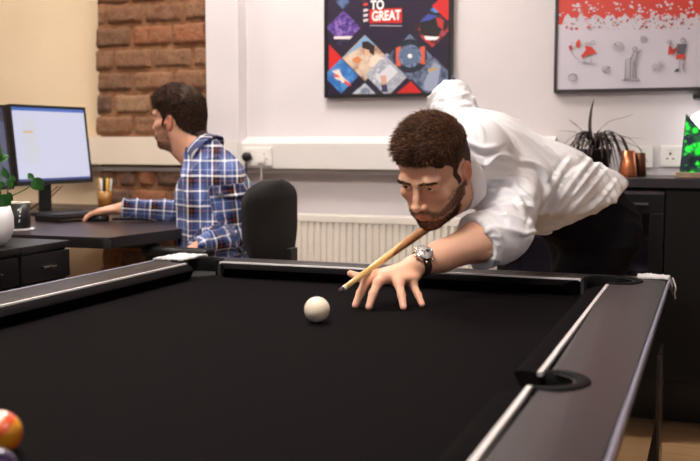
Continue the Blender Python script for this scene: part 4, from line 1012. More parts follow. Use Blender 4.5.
def eyeballs(h,par,gaze):
    em=mat('eye_'+par.name,(232,224,218),.08,coat=.6); n=NT(em)
    g=n.n('ShaderNodeVectorMath'); g.operation='DOT_PRODUCT'; nr=n.n('ShaderNodeVectorMath'); nr.operation='NORMALIZE'; n.l(n.obj(),nr.inputs[0]); n.l(nr.outputs[0],g.inputs[0]); g.inputs[1].default_value=tuple(gaze)
    n.l(n.ramp(g.outputs['Value'],[(0,srgb(228,220,214)),(.868,srgb(228,218,212)),(.885,srgb(50,34,26)),(.895,srgb(92,62,40)),(.975,srgb(70,48,34)),(.982,srgb(6,5,5))]),n.p.inputs['Base Color'])
    for g_ in (-1,1):
        b=MB(); bmesh.ops.create_uvsphere(b.bm,u_segments=32,v_segments=20,radius=.0125*h.s)
        me=bpy.data.meshes.new('eye'); b.bm.to_mesh(me); b.bm.free(); o=link('eye',me,em,par,smooth=True)
        o.location=Vector(h.P((g_*.032,-.0755,-.001)))-par.location
def wrinkle(V,N,frames):
    """sum of soft ridged folds; frames=(weight function, along axis, across axis, third axis, f_along, f_across, amplitude, seed)"""
    out=np.zeros(len(V))
    for wf,a,b,c,fa,fb,amp,sd in frames:
        w=wf(V); ii=np.where(w>.01)[0]
        A=V[ii]@a; B=V[ii]@b; Cc=V[ii]@c
        for q,i in enumerate(ii):
            wx=mnoise.noise(Vector((A[q]*3,B[q]*3,sd+3.)))*.6
            n1=mnoise.noise(Vector((A[q]*fa,(B[q]+wx*.05)*fb,Cc[q]*fa*1.5+sd)))
            n2=mnoise.noise(Vector((A[q]*fa*1.8+5,(B[q]+wx*.05)*fb*2.1,Cc[q]*fa*2+sd+9)))
            out[i]+=w[i]*amp*((1-min(1,abs(n1)*3.2))**2*1.0+(1-min(1,abs(n2)*3.2))**2*.45-.35)
    return out
def cloth_mesh(name,S,mt,par,frames=None,it=2,planes=None):
    V,F=S.mesh(); V=relax(V,F,it); N=vnormals(V,F)
    if frames: V=V+N*wrinkle(V,N,frames)[:,None]; V=relax(V,F,1,.3)
    return V,F,vnormals(V,F)
# ------------------------------------------------------------------ PLAYER
PL=empty('person',(0,0,0),0,'bearded man in a white shirt bending over the table to aim a cue','person')
kpos=npv(J(590,230,3.05)); PL.location=(kpos[0],kpos[1],0)
ht=npv(CAM)+(np.array([-0.68036271,2.45220521,1.05019771])-npv(CAM))*.965-npv(RT)*.005+npv(UPV)*.003
hd=Head(ht,rotv([0.52802889,-0.00995566,-0.24]),1.055)
j=lambda x,y,d: npv(J(x,y,d))
SL=j(515,184,2.70); SR=j(458,134,2.94); NK=j(474,150,2.60); EL=j(501,235,2.51); WL=j(414,266,2.375)
ER=j(453,107,3.06); HR=j(505,171,3.2)
C1=(SL+SR)/2*.9+NK*.1; C2=j(550,184,2.90); PV=j(592,213,3.02)
aw=unit(SL-SR); sp=unit(PV-C1); nb=unit(np.cross(aw,sp)); 
if nb[2]<0: nb=-nb
aw2=unit(np.cross(sp,nb)); 
if aw2@aw<0: aw2=-aw2
allp=np.array([SL,SR,NK,EL,WL,ER,HR,PV,hd.P((0,0,.15)),hd.P((0,-.12,-.12)),npv(onz(350,312,.72)),npv(onz(370,330,.72)),npv(onz(425,318,.72))])
S=SDF(allp.min(0)-.10,allp.max(0)+.10,.0024)
hd.build(S,lid=.0046)
# neck, inner torso
S.cap(hd.P((0,.035,-.03)),hd.P((0,.045,-.09)),.056,.056,.03); S.cap(hd.P((0,.045,-.09)),NK,.056,.062,.03)
S.cap(hd.P((0,-.02,-.105)),(NK+C1)/2-nb*.03,.034,.05,.03)
S.cap(NK,C1,.06,.10,.05); S.cap(C1,C2,.10,.10,.05,flat=(nb,1.25)); S.cap(C2,PV-sp*.06+nb*.02,.10,.07,.05,flat=(nb,1.2))
S.cap(C1,SL,.08,.055,.04); S.cap(C1,SR,.08,.055,.04)
# left arm
S.cap(SL,EL,.052,.040,.02); 
fa=unit(WL-EL); F1=EL+(WL-EL)*.28+np.array([0,0,.004]); F2=EL+(WL-EL)*.7
S.chain([EL,F1,F2,WL],[.042,.051,.037,.0275],.02)
# right arm (forearm hangs behind the body to the butt of the cue)
S.cap(SR,ER,.054,.042,.02); S.chain([ER,ER+(HR-ER)*.3,HR-(HR-ER)*.12],[.043,.045,.028],.02)
# cue axis
cue0=j(340,291,2.20); VP=(872.,-96.)
def cue_at(D): return j(VP[0]+(340-VP[0])*2.2/D,VP[1]+(291-VP[1])*2.2/D,D)
cd_=unit(cue_at(3.2)-cue0)
# ---- bridge hand
def finger(S,pts,rs,k=.006):
    S.chain(pts,rs,k)
UP=np.array([0,0,1.])
tips=[npv(onz(355.5,305,.7385)),npv(onz(369,306.5,.7385)),npv(onz(403.5,307,.7385)),npv(onz(422,304.5,.7385))]
mcp=[j(374,275.5,2.335),j(384,278,2.315),j(396,279.5,2.33),j(407,279,2.355)]
rb=[.0118,.0120,.0115,.0102]; rt=[.0086,.0088,.0084,.0076]; up=[.014,.017,.015,.010]
nails=[]
for i in range(4):
    a,b=mcp[i],tips[i]; d=b-a; p1=a+d*.42+UP*(up[i]); p2=a+d*.74+UP*(up[i]*.72)
    L1=[a,p1,p2,b]
    S.chain(L1,[rb[i],rb[i]*.93,rb[i]*.84,rt[i]],.005)
    S.cap(p1-d*.02,p1+d*.02,rb[i]*.99,k=.004)   # knuckle
    dd=unit(b-p2); sd=unit(np.cross(dd,UP)); nu=np.cross(sd,dd); nails.append((b+nu*rt[i]*.82+dd*.001,dd,sd,nu,rt[i]))
    wr=WL+(a-WL)*.12+unit(np.cross(fa,UP))*0
    S.cap(WL+(a-WL)*.10,a,.016,.0125,.014)      # metacarpal
S.ell((WL*.45+(mcp[1]+mcp[2])/2*.55)-UP*.010,(.050,.040,.018),np.stack([unit((mcp[1]+mcp[2])/2-WL),unit(np.cross(UP,unit(mcp[1]-WL))),UP],1),.015)
# thumb: leaves the side of the palm near the wrist, tip cocked up behind the cue
tb=WL+(mcp[0]-WL)*.42+j(365,275,2.36)*0-UP*.006; tm=j(368,279,2.375)-UP*.010; tt=j(350.5,273.5,2.39)
S.cap(WL+(mcp[0]-WL)*.25-UP*.008,tm,.020,.0135,.012); S.cap(tm,tm+(tt-tm)*.55+UP*.002,.0125,.0105,.006); S.cap(tm+(tt-tm)*.55+UP*.002,tt,.0105,.0085,.005)
# right hand wrapped round the cue
hx=unit(np.cross(cd_,UP)); hc=cue_at(3.2)
S.ell(hc+hx*0-UP*-.022,(.045,.026,.030),np.stack([cd_,hx,np.cross(cd_,hx)],1),.02)
for q in range(4):
    o_=hc+cd_*(-.032+.021*q); pts=[o_+UP*.022-hx*.012,o_-hx*.026,o_-UP*.022-hx*.010,o_-UP*.020+hx*.014]
    S.chain(pts,[.0105,.010,.0095,.008],.005)
S.chain([hc+cd_*(-.02)+UP*.02+hx*.01,hc-cd_*.035+hx*.024,hc-cd_*.05-UP*.01+hx*.018],[.012,.011,.009],.006)
V,F=S.mesh(); V=relax(V,F,1,.5); N=vnormals(V,F); del S
def ex(V,N,C):
    def near(p,r,w,col):
        nonlocal C
        d=np.exp(-(((V-p)/r)**2).sum(1))*w; C=C*(1-d[:,None])+np.array(srgb(*col)[:3])*d[:,None]
    for a,b,u_ in zip(mcp,tips,up): 
        near(a+UP*.008,.014,.35,(206,126,104)); near(a+(b-a)*.42+UP*u_,.011,.35,(204,122,100)); near(b,.010,.25,(216,136,116))
    near(tt,.012,.4,(214,124,104)); near(EL,.05,.25,(206,128,104))
    for c,dd,sd,nu,r in nails:
        q=V-c; w=(np.abs(q@sd)<r*.68)&(np.abs(q@dd)<r*.85)&(q@nu>-.004); C[w]=srgb(236,184,166)[:3]
    return C
C=skin_tones(V,N,[hd],(228,180,152),srgb(92,62,46)[:3],srgb(100,68,50)[:3],ex,.68)
me=npmesh('body',V,F); vcol(me,'tone',C); body=link('body',me,skin,PL,world=True)
# hair of the player
hm1=hair_mat('hair_brown',(46,28,19),(128,86,60))
def th1(l): return .0005+.014*sstep(.045,.09,l[:,2])*sstep(.11,.0,l[:,1])+.003*sstep(.02,.06,l[:,2])
def dir1(l,r):
    top=sstep(.055,.09,l[:,2])[:,None]; x=l[:,0]
    dt=np.stack([-.28+.2*r.randn(len(l)),-.62+.2*r.randn(len(l)),.75+.3*r.randn(len(l))],1); ds=np.stack([np.sign(x)*.25,np.full(len(l),.25),np.full(len(l),-.9)],1)
    bk=sstep(.03,.09,l[:,1])[:,None]; dt=dt*(1-bk)+np.stack([-.1+0*x,.75+0*x,-.15+0*x],1)*bk
    return dt*top+ds*(1-top), np.stack([-.15+0*x,-.1+0*x,-.35+0*x],1)*top
def len1(l,r): return (.004+.018*sstep(.05,.085,l[:,2]))*r.uniform(.6,1.25,len(l))
make_hair(hd,V,F,N,PL,hm1,th1,dir1,len1,9000,.00085,3)
brows(hd,V,N,PL,hm1,5); stubble(hd,V,N,PL,hair_mat('beard_brown',(46,26,18),(112,72,48)),6,6500,.0050,.00038)
eyeballs(hd,PL,unit((-.28,-.90,-.20)))
PV_,PN_=V,N
# ---- shirt
cot=mat('shirt_white_cotton',(238,238,242),.8,spec=.2,sheen=.15); n=NT(cot); nz=n.noise(700,2); n.bump(nz.outputs[0],.12,.0005)
allp=np.array([SL,SR,NK,EL,ER,PV,PV+.1])
S=SDF(allp.min(0)-.24,allp.max(0)+.24,.0042)
S.cap(C1,C2,.170,.150,.05,flat=(nb,1.42)); S.cap(C2,PV,.150,.158,.05,flat=(nb,1.30)); S.cap(PV,PV+sp*.1,.158,.16,.04,flat=(nb,1.25))
S.cap(C1-nb*.04,C2-nb*.045,.10,.095,.05)   # cloth hanging at the front
nkb=hd.P((0,.045,-.09)); S.cap(NK+(nkb-NK)*.62,NK,.066,.076,.03); S.cap(NK,C1,.074,.12,.05); S.cap(NK,SL,.066,.070,.05); S.cap(NK,SR,.066,.070,.05)
CUT1=EL+fa*.078; cn=fa
S2lo=np.minimum.reduce([SL,EL,CUT1])-.13; S2hi=np.maximum.reduce([SL,EL,CUT1])+.13
uE=unit(ER-SR); CUT2=ER+uE*.02
def merge(S,A,k):
    off=np.round((A.lo-S.lo)/S.h).astype(int)   # A's grid is snapped to S's grid before this
    sl=tuple(slice(max(0,o),min(S.n[i],o+A.n[i])) for i,o in enumerate(off)); sa=tuple(slice(s_.start-o,s_.stop-o) for s_,o in zip(sl,off))
    S.D[sl]=smin(S.D[sl],A.D[sa],k)
def snap(S,lo): return S.lo+np.floor((np.array(lo)-S.lo)/S.h)*S.h
class SubSDF(SDF):
    def __init__(s,P,lo,hi):
        s.lo=snap(P,lo); s.h=P.h; s.n=np.ceil((np.array(hi,float)-s.lo)/s.h).astype(int)+4; s.D=np.full(s.n,.2,np.float32)
# hem
def edge_plane(p,q,D=3.0):
    """hem plane through two sighted points"""
    a,b=j(*p,D),j(*q,D); n_=unit(np.cross(b-npv(CAM),a-npv(CAM))); 
    if n_@sp<0: n_=-n_
    return a,n_
h1,hn=edge_plane((620,197),(534,237)); S.plane_cut(h1,hn,.006)
hq,hm=edge_plane((628,180),(610,204)); S.plane_cut(hq,hm,.010)
A=SubSDF(S,S2lo,S2hi); A.cap(SL,EL,.074,.072,.03); A.cap(EL-UP*.002,CUT1+fa*.08-UP*.002,.072,.066,.02); A.plane_cut(CUT1,cn,.004); merge(S,A,.035)
B=SubSDF(S,np.minimum(SR,ER)-.13,np.maximum(SR,ER)+.15); B.cap(SR,ER+uE*.09,.074,.068,.03); B.plane_cut(CUT2,unit(uE+unit(HR-ER)*.35),.004); merge(S,B,.035)
# rolled cuffs
for E_,ax_,r_ in ((CUT1-UP*.002,cn,.070),(CUT2,unit(uE+unit(HR-ER)*.35),.070)):
    u1=unit(np.cross(ax_,UP)); u2=np.cross(ax_,u1)
    for q in range(20):
        a0,a1=2*math.pi*q/20,2*math.pi*(q+1)/20
        for off in (-.004,-.020): 
            S.cap(E_+ax_*off+(u1*math.cos(a0)+u2*math.sin(a0))*(r_-.004),E_+ax_*off+(u1*math.cos(a1)+u2*math.sin(a1))*(r_-.004),.0065,k=.006)
SC1=C1
def wtor(V): 
    t=(V-C1)@sp; return np.clip(sstep(-.10,.05,t),0,1)
def slv(p,q,r):
    def f(V):
        d=q-p; L=np.linalg.norm(d); t=np.clip(((V-p)@d)/(L*L),0,1.2); dist=np.linalg.norm(V-(p+t[:,None]*d),axis=1); return sstep(r+.03,r-.005,dist)*sstep(-.05,.25,t)
    return f
_wa=slv(SL,EL,.08); _wb=slv(EL-fa*.02,CUT1,.08); ws=lambda V: np.maximum(_wa(V),_wb(V)); wr_=slv(SR,ER+uE*.03,.08)
ax_s=unit(EL-SL); dg=unit(sp*.9+aw2*.35-nb*.1); dg2=unit(np.cross(dg,nb))
fr=[(lambda V: wtor(V)*(1-ws(V))*(1-wr_(V)),dg,dg2,nb,2.2,14,.016,1.),
    (lambda V: wtor(V)*(1-ws(V))*sstep(.20,.42,(V-C1)@sp),unit(sp+aw2*.9),unit(np.cross(unit(sp+aw2*.9),nb)),nb,3,20,.008,14.),
    (ws,unit(np.cross(ax_s,nb)+ax_s*.5),unit(ax_s-np.cross(ax_s,nb)*.5),nb,4,13,.010,5.),
    (wr_,unit(np.cross(uE,RT)),uE,npv(RT),5,13,.014,7.)]
V,F,N=cloth_mesh('shirt',S,cot,PL,fr); del S
def folds(V,N,lines):
    """creases: each is a polyline measured on the side of the garment that faces the photographer"""
    d=V-npv(CAM); w=d@npv(FW); X=350+FPX*(d@npv(RT))/w; Y=230.5-FPX*(d@npv(UPV))/w
    vis=sstep(-.05,.25,-(N*(d/np.linalg.norm(d,axis=1,keepdims=True))).sum(1)); out=np.zeros(len(V))
    for amp,wd_,pts in lines:
        P=np.array([tuple(p)[:2] for p in catmull([(x,y,0) for x,y in pts],6)]); best=np.full(len(V),1e9); sg=np.zeros(len(V)); tt_=np.zeros(len(V)); n_=len(P)-1
        m=(X>P[:,0].min()-14)&(X<P[:,0].max()+14)&(Y>P[:,1].min()-14)&(Y<P[:,1].max()+14)
        if not m.any(): continue
        x,y=X[m],Y[m]; b=best[m]; s=sg[m]; t_=tt_[m]
        for i in range(n_):
            a,c=P[i],P[i+1]; e=c-a; L2=e@e+1e-9; t=np.clip(((x-a[0])*e[0]+(y-a[1])*e[1])/L2,0,1); dx,dy=x-a[0]-t*e[0],y-a[1]-t*e[1]; q=np.hypot(dx,dy); up_=q<b
            b=np.where(up_,q,b); s=np.where(up_,np.sign(e[0]*dy-e[1]*dx)*q,s); t_=np.where(up_,(i+t)/n_,t_)
        env=np.sin(np.pi*np.clip(t_,0.02,.98))**.5
        out[m]+=amp*env*(np.exp(-(b/wd_)**2)-.75*np.exp(-((s-1.9*wd_)/(wd_*1.0))**2))*(np.hypot(b,0)<wd_*5)
    return V+N*(out*vis)[:,None]
CR=[(369.5,70.)]
def cr(*pts): return [(370+x/2.097,70+y/2.097) for x,y in pts]
V=folds(V,N,[(.012,3.0,cr((205,150),(235,165),(268,160))),(.012,2.6,cr((215,190),(240,200),(265,178),(300,185))),(.013,3.2,cr((195,262),(215,235),(255,222),(320,232),(350,262))),
 (.009,2.6,cr((232,262),(265,250),(305,262),(326,296))),(.006,2.6,cr((228,290),(255,282),(285,300),(296,325))),(.008,2.2,cr((255,240),(300,236),(345,285),(335,330))),
 (.009,2.6,cr((300,190),(355,200),(372,240),(350,300))),(.007,2.6,cr((420,185),(385,240),(345,335))),(.007,2.8,cr((470,178),(420,240),(360,325))),(.005,2.4,cr((500,205),(460,250),(400,320))),(.006,2.2,cr((522,225),(480,275),(430,312))),(.007,2.2,cr((440,200),(405,240),(375,300))),
 (.007,2.0,cr((485,190),(450,230),(425,265))),(.007,2.2,cr((200,95),(230,120),(240,150))),(.008,2.2,cr((140,55),(165,60),(205,50))),(.008,2.2,cr((135,75),(170,80),(212,70))),(.008,2.0,cr((320,345),(360,335),(400,322)))])
link('shirt',npmesh('shirt',V,F),cot,PL,world=True)
# collar: a folded band standing round the neck, with two points
na=unit(hd.P((0,.04,-.08))-NK); u1=unit(np.cross(na,sp)); u2=unit(np.cross(na,u1))
def collar(cc,na,fr_dir,r0,mt,par,weave=False,front=14,hgt=.034,wide=.030,sx=1.0):
    """a stand that hugs the neck and a leaf folded down over it, open at the throat"""
    sd_=np.cross(na,fr_dir); k_=56; rows=[]
    for q in range(k_+1):
        dg_=front+(360-2*front)*q/k_; a=math.radians(dg_); d=fr_dir*math.cos(a)+sd_*math.sin(a)*sx; f=max(0,math.cos(a)); fl=f**3
        drop=-.022*f; tip=.020*fl
        prof=[(r0+.004,-.012),(r0-.001,.010),(r0-.002,hgt-.004),(r0,hgt),(r0+.003,hgt+.001),(r0+.007,hgt-.005),(r0+.015,.012),(r0+wide*.85,-.006-tip),(r0+wide*.9,-.012-tip),(r0+wide*.8,-.013-tip),(r0+wide*.66,-.006-tip*.8),(r0+.011,.012),(r0+.003,hgt-.008),(r0+.003,.008),(r0+.008,-.012)]
        rows.append([cc+d*(rr)+na*(hh*(1-.25*f)+drop) for rr,hh in prof])
    m_=len(rows[0]); V=np.array(rows).reshape(-1,3); F=[(i*m_+q,i*m_+(q+1)%m_,(i+1)*m_+(q+1)%m_,(i+1)*m_+q) for i in range(k_) for q in range(m_)]
    V=np.array([v+np.array(mnoise.noise_vector(Vector(v*30)))*.0025 for v in V]); F=np.array(F)
    me=npmesh('collar',V,F)
    if weave: vvec(me,'weave',np.stack([V@sd_,V@na,0*V[:,0]],1))
    bm=bmesh.new(); bm.from_mesh(me); bmesh.ops.holes_fill(bm,edges=[e for e in bm.edges if e.is_boundary]); bmesh.ops.recalc_face_normals(bm,faces=bm.faces); bm.to_mesh(me); bm.free(); me.shade_smooth()
    return link('collar',me,mt,par,world=True)
nkb=hd.P((0,.045,-.09)); na=unit(nkb-NK); fr_dir=unit(hd.M@np.array([0,-1,-.15])); fr_dir=unit(fr_dir-na*(fr_dir@na))
collar(NK+(nkb-NK)*.85,na,fr_dir,.066,cot,PL,wide=.022)
# ---- trousers
nvy=mat('trousers_navy',(13,12,19),.85,spec=.15); n=NT(nvy); nz=n.noise(500,2); n.bump(nz.outputs[0],.2,.0008)
def Cp(px,D,z):
    p=CAM+FH*D+RT*((px-350)/FPX*D*1.0); return np.array([p.x,p.y,z])
PVt=j(590,220,3.06); HL=PVt+aw2*.085-UP*.02-nb*0; HRt=PVt-aw2*.085-UP*.02
KL=Cp(553,3.02,.46); AL=Cp(560,3.20,.10); KR=Cp(594,3.26,.50); AR=Cp(606,3.34,.10)
S=SDF(np.minimum.reduce([HL,KL,AL,KR,AR,HRt])-np.array([.2,.2,.08]),np.maximum.reduce([HL,KL,AL,KR,AR,HRt,PVt])+.24,.005)
S.cap(PVt-sp*.10,PVt+sp*.02,.145,.150,.05,flat=(nb,1.22))
S.ell(PVt+sp*.03+nb*.0-UP*.01,(.126,.150,.122),np.stack([sp,aw2,nb],1),.04)
S.chain([HL,(HL+KL)/2,KL,(KL+AL)/2,AL],[.108,.098,.078,.074,.066],.03)
S.chain([HRt,(HRt+KR)/2,KR,(KR+AR)/2,AR],[.112,.098,.078,.074,.066],.03)
S.plane_cut(h1-hn*.04,-hn,.006)
S.plane_cut((0,0,.075),(0,0,-1),.003)
fr=[(lambda V: np.ones(len(V))*.8,unit(sp+nb*.3),UP,aw2,4,12,.006,3.)]
V,F,N=cloth_mesh('trousers',S,nvy,PL,fr); link('trousers',npmesh('trousers',V,F),nvy,PL,world=True)
shm_=mat('shoe_black',(18,16,16),.35)
def shoe(A_,dirv,par,name='shoe',m_=None):
    d=unit(np.array([dirv[0],dirv[1],0])); s_=np.cross(UP,d)
    S=SDF(A_-np.array([.2,.2,.12]),A_+np.array([.2,.2,.06]),.005); g=np.array([A_[0],A_[1],0])
    S.cap(g+UP*.10-d*.01,g+UP*.045-d*.02,.044,.044,.02); S.cap(g+UP*.045-d*.04,g+UP*.036+d*.12,.042,.038,.03,flat=(UP,1.1)); S.cap(g+UP*.034+d*.10,g+UP*.030+d*.175,.043,.034,.02,flat=(UP,1.3))
    S.plane_cut((0,0,.004),(0,0,-1),.003); S.plane_cut((0,0,.125),(0,0,1),.003)
    V,F=S.mesh(); V=relax(V,F,2); return link(name,npmesh(name,V,F),m_ or shm_,par,world=True)
shoe(AL,(-FH.x-.2,-FH.y),PL); shoe(AR,(-FH.x+.3,-FH.y),PL)
# ---- wristwatch
lea=mat('watch_strap_brown',(62,30,24),.5); stl=mat('watch_steel',(214,210,206),.22,metal=1)
WC=WL-fa*.022; wu=unit(UP*.75-npv(FW)*.8+np.array([0,0,0])-fa*0); wu=unit(wu-fa*(wu@fa)); wsd=np.cross(fa,wu)
WA=empty('wristwatch',(0,0,0)); WA.parent=PL; WA.name='wristwatch'
b=MB(); k_=40; rows=[]
for q in range(k_):
    a=2*math.pi*q/k_; d=wu*math.cos(a)+wsd*math.sin(a); r_=.0315
    rows.append([b.bm.verts.new(Vector(WC+d*(r_+o2)+fa*o1)) for o1,o2 in ((-.0095,-.0035),(-.0095,.0005),(-.007,.0012),(.007,.0012),(.0095,.0005),(.0095,-.0035))])
for q in range(k_):
    A_,B_=rows[q],rows[(q+1)%k_]
    for i in range(6): b.bm.faces.new((A_[i],B_[i],B_[(i+1)%6],A_[(i+1)%6]))
def kid(o,par):
    o.parent=par; return o
WM=Matrix.Translation(-PL.location)
b.bm.transform(WM); b.build('watch_strap',lea,WA,smooth=True)
Mw=WM@Matrix.Translation(Vector(WC+wu*.031))@Matrix(((wsd[0],fa[0],wu[0]),(wsd[1],fa[1],wu[1]),(wsd[2],fa[2],wu[2]))).to_4x4()@Matrix.Scale(1.18,4)
MB().lathe([(0,0),(.0185,0),(.0198,.003),(.0198,.008),(.0175,.0100),(.0168,.0088),(0,.0088)],40,Mw).box(-.023,-.017,-.009,-.006,-.002,.004,.001,Mw).box(-.023,-.017,.006,.009,-.002,.004,.001,Mw).box(.017,.023,-.009,-.006,-.002,.004,.001,Mw).box(.017,.023,.006,.009,-.002,.004,.001,Mw).lathe([(0,0),(.003,0),(.003,.004),(0,.004)],12,Mw@Matrix.Translation((0,.0195,.004))@Matrix.Rotation(-math.pi/2,4,'X')).build('watch_case',stl,WA)
MB().lathe([(0,.0091),(.0165,.0091),(.0165,.0094),(0,.0094)],40,Mw).build('dial',mat('dial_silver',(206,200,196),.3,metal=.3),WA)
b=MB()
for q in range(12): 
    R4=Matrix.Rotation(2*math.pi*q/12,4,'Z'); b.box(-.0006,.0006,.012,.0155,.0095,.0099,M=Mw@R4)
b.box(-.0006,.0006,-.001,.011,.010,.0104,M=Mw@Matrix.Rotation(.9,4,'Z')).box(-.0008,.0008,-.001,.008,.010,.0104,M=Mw@Matrix.Rotation(-.7,4,'Z'))
b.lathe([(0,.0096),(.0045,.0096),(.0045,.0099),(0,.0099)],20,Mw@Matrix.Translation((0,-.007,0)))
b.build('hands_and_markers',mat('dial_marks',(60,50,48),.4),WA)
# ---- cue
wd=mat('cue_ash',(226,186,124),.3,coat=.3); n=NT(wd); X=n.xyz(); mp=n.n('ShaderNodeMapping'); mp.inputs['Scale'].default_value=(60,60,2.2); n.l(n.obj(),mp.inputs[0]); nz=n.noise(1.6,4,mp.outputs[0])
ash=n.ramp(nz.outputs[0],[(.35,srgb(236,200,138)),(.65,srgb(212,164,98))]); but=n.ramp(nz.outputs[0],[(.35,srgb(196,140,88)),(.65,srgb(160,104,62))])
sw=n.math('GREATER_THAN',n.math('ADD',X[2],n.math('MULTIPLY',X[0],9)),.35)
n.l(n.mix(sw,ash,but),n.p.inputs['Base Color'])
CU=empty('cue_stick',tuple(cue0),0,'wooden pool cue resting on the bridge hand of the white-shirted man','cue')
z_=Vector(cd_); x_=z_.cross(Vector((0,0,1))).normalized(); y_v=z_.cross(x_); Rm=Matrix((x_,y_v,z_)).transposed(); CU.rotation_euler=Rm.to_euler()
MB().lathe([(.0062,.026),(.0090,.25),(.0120,.45),(.0145,.85),(.0150,1.36),(.0145,1.42)],32).build('shaft',wd,CU)
MB().lathe([(.0060,.013),(.0063,.0262)],24).build('ferrule',mat('ferrule_pale',(232,218,196),.3),CU)
MB().lathe([(0,-.002),(.0035,-.0012),(.0056,.002),(.0061,.0132)],24).build('tip',mat('cue_tip',(74,58,70),.9),CU)
MB().lathe([(.0146,1.42),(.0150,1.43),(.012,1.445),(0,1.447)],24).build('butt_cap',rub,CU)
# ================================================================== SEATED MAN
SM=empty('person',(0,0,0),0,'seated man in a blue checked shirt facing the computer monitor','person')
b0=npv(J(222,270,3.5)); SM.location=(b0[0],b0[1],0)
sh=Head([-1.86665471,3.15494781,1.21217463],rotv([0.03905545,0.0762204,-1.65752698]),.95)
fd_=unit(npv(-RT*.93+FH*.37)); ld=unit(np.cross(UP,fd_)) # his left
nk=j(206,156,3.56); sL=j(228,183,3.40); sR=nk*2-sL; sR[2]=sL[2]; sR=nk+(nk-sL)*.85-fd_*.04; sR[2]=sL[2]+.01
ch=j(216,196,3.52); ab=j(221,245,3.50); pv=np.array([ab[0],ab[1],.58])-fd_*.02
eL=j(235,238,3.42); wL=j(198,248,3.31); hL=j(186,254,3.30)
eR=j(192,213,3.76); wR=j(122,208.5,3.72); 
hz=DZ+.040
S=SDF(np.array([nk,sL,sR,eL,wL,hL,eR,wR,j(84,210,3.72),pv,sh.P((0,0,.15)),sh.P((0,-.12,-.12))]).min(0)-.12,np.array([nk,sL,sR,eL,wL,hL,eR,wR,j(84,210,3.72),pv,sh.P((0,0,.15))]).max(0)+.12,.0036)
sh.build(S,lid=.004)
S.cap(sh.P((0,.035,-.03)),sh.P((0,.045,-.09)),.054,.054,.03); S.cap(sh.P((0,.045,-.09)),nk,.054,.060,.03); S.cap(sh.P((0,-.02,-.10)),nk+fd_*.03-UP*.03,.034,.05,.03)
S.cap(nk,ch,.06,.10,.05); S.cap(ch,ab,.10,.10,.04,flat=(fd_,1.2)); S.cap(ab,pv,.10,.11,.04); S.cap(ch,sL,.07,.05,.04); S.cap(ch,sR,.07,.05,.04)
S.cap(sL,eL,.048,.038,.02); S.chain([eL,(eL+wL)/2,wL],[.038,.036,.025],.02); S.cap(sR,eR,.048,.038,.02); S.chain([eR,(eR+wR)/2,wR],[.038,.036,.025],.02)
def relaxed_hand(S,W,palm,dirv,upv,sc=1.0,curl=.5,side=1):
    """palm + four unequal curled fingers + thumb leaving the side of the palm"""
    d=unit(dirv); u=unit(upv-d*(upv@d)); sd=np.cross(u,d)*side; c=W+d*.05
    S.ell(c,(.048,.040,.016),np.stack([d,sd,u],1),.015)
    for i,(o,L_) in enumerate(((.030,.072),(.010,.080),(-.011,.075),(-.030,.060))):
        a=W+d*.088+sd*o; p=[a]; ang=.15
        for f_ in (.45,.30,.25):
            ang+=curl; p.append(p[-1]+(d*math.cos(ang-.3)-u*math.sin(ang-.3))*L_*f_+sd*o*.15)
        S.chain(p,[.0095,.009,.008,.007],.005); S.cap(W+d*.02,a,.014,.011,.012)
    S.chain([W+d*.025+sd*.02,W+d*.055+sd*.047-u*.006,W+d*.085+sd*.052-u*.014],[.015,.011,.0085],.008)
md=unit(j(92,212,3.74)-wR); md[2]=-.14; md=unit(md)
relaxed_hand(S,wR,0,md,UP,curl=.34,side=-1)
relaxed_hand(S,wL,0,hL-wL,UP,curl=.5,side=-1)
V,F=S.mesh(); V=relax(V,F,1,.5); N=vnormals(V,F)
C=skin_tones(V,N,[sh],(220,168,140),srgb(70,46,34)[:3],srgb(120,86,64)[:3],None,.45)
me=npmesh('body',V,F); vcol(me,'tone',C); link('body',me,skin,SM,world=True)
hm2=hair_mat('hair_dark_brown',(34,21,15),(92,62,44))
def th2(l): return .002+.006*sstep(.04,.08,l[:,2])*sstep(.14,.0,l[:,1])+.005*sstep(-.02,.05,l[:,2])+.004*sstep(.06,.1,l[:,1])
def dir2(l,r):
    top=sstep(.05,.085,l[:,2])[:,None]; x=l[:,0]; z0=0*x
    return np.stack([z0+.2*r.randn(len(l)),-.75+z0,.35+z0],1)*top*sstep(.09,.02,l[:,1])[:,None]+np.stack([np.sign(x)*.2,.35+z0,-.85+z0],1)*(1-top*sstep(.09,.02,l[:,1])[:,None]), np.stack([z0,z0,-.2+z0],1)
make_hair(sh,V,F,N,SM,hm2,th2,dir2,lambda l,r:(.011+.010*sstep(.03,.08,l[:,2]))*r.uniform(.6,1.2,len(l)),9000,.0012,8,.15)
brows(sh,V,N,SM,hm2,9,200); stubble(sh,V,N,SM,hair_mat('beard_light',(60,38,28),(130,92,64)),10,2500,.004,.0005); eyeballs(sh,SM,(0,-1,-.05))
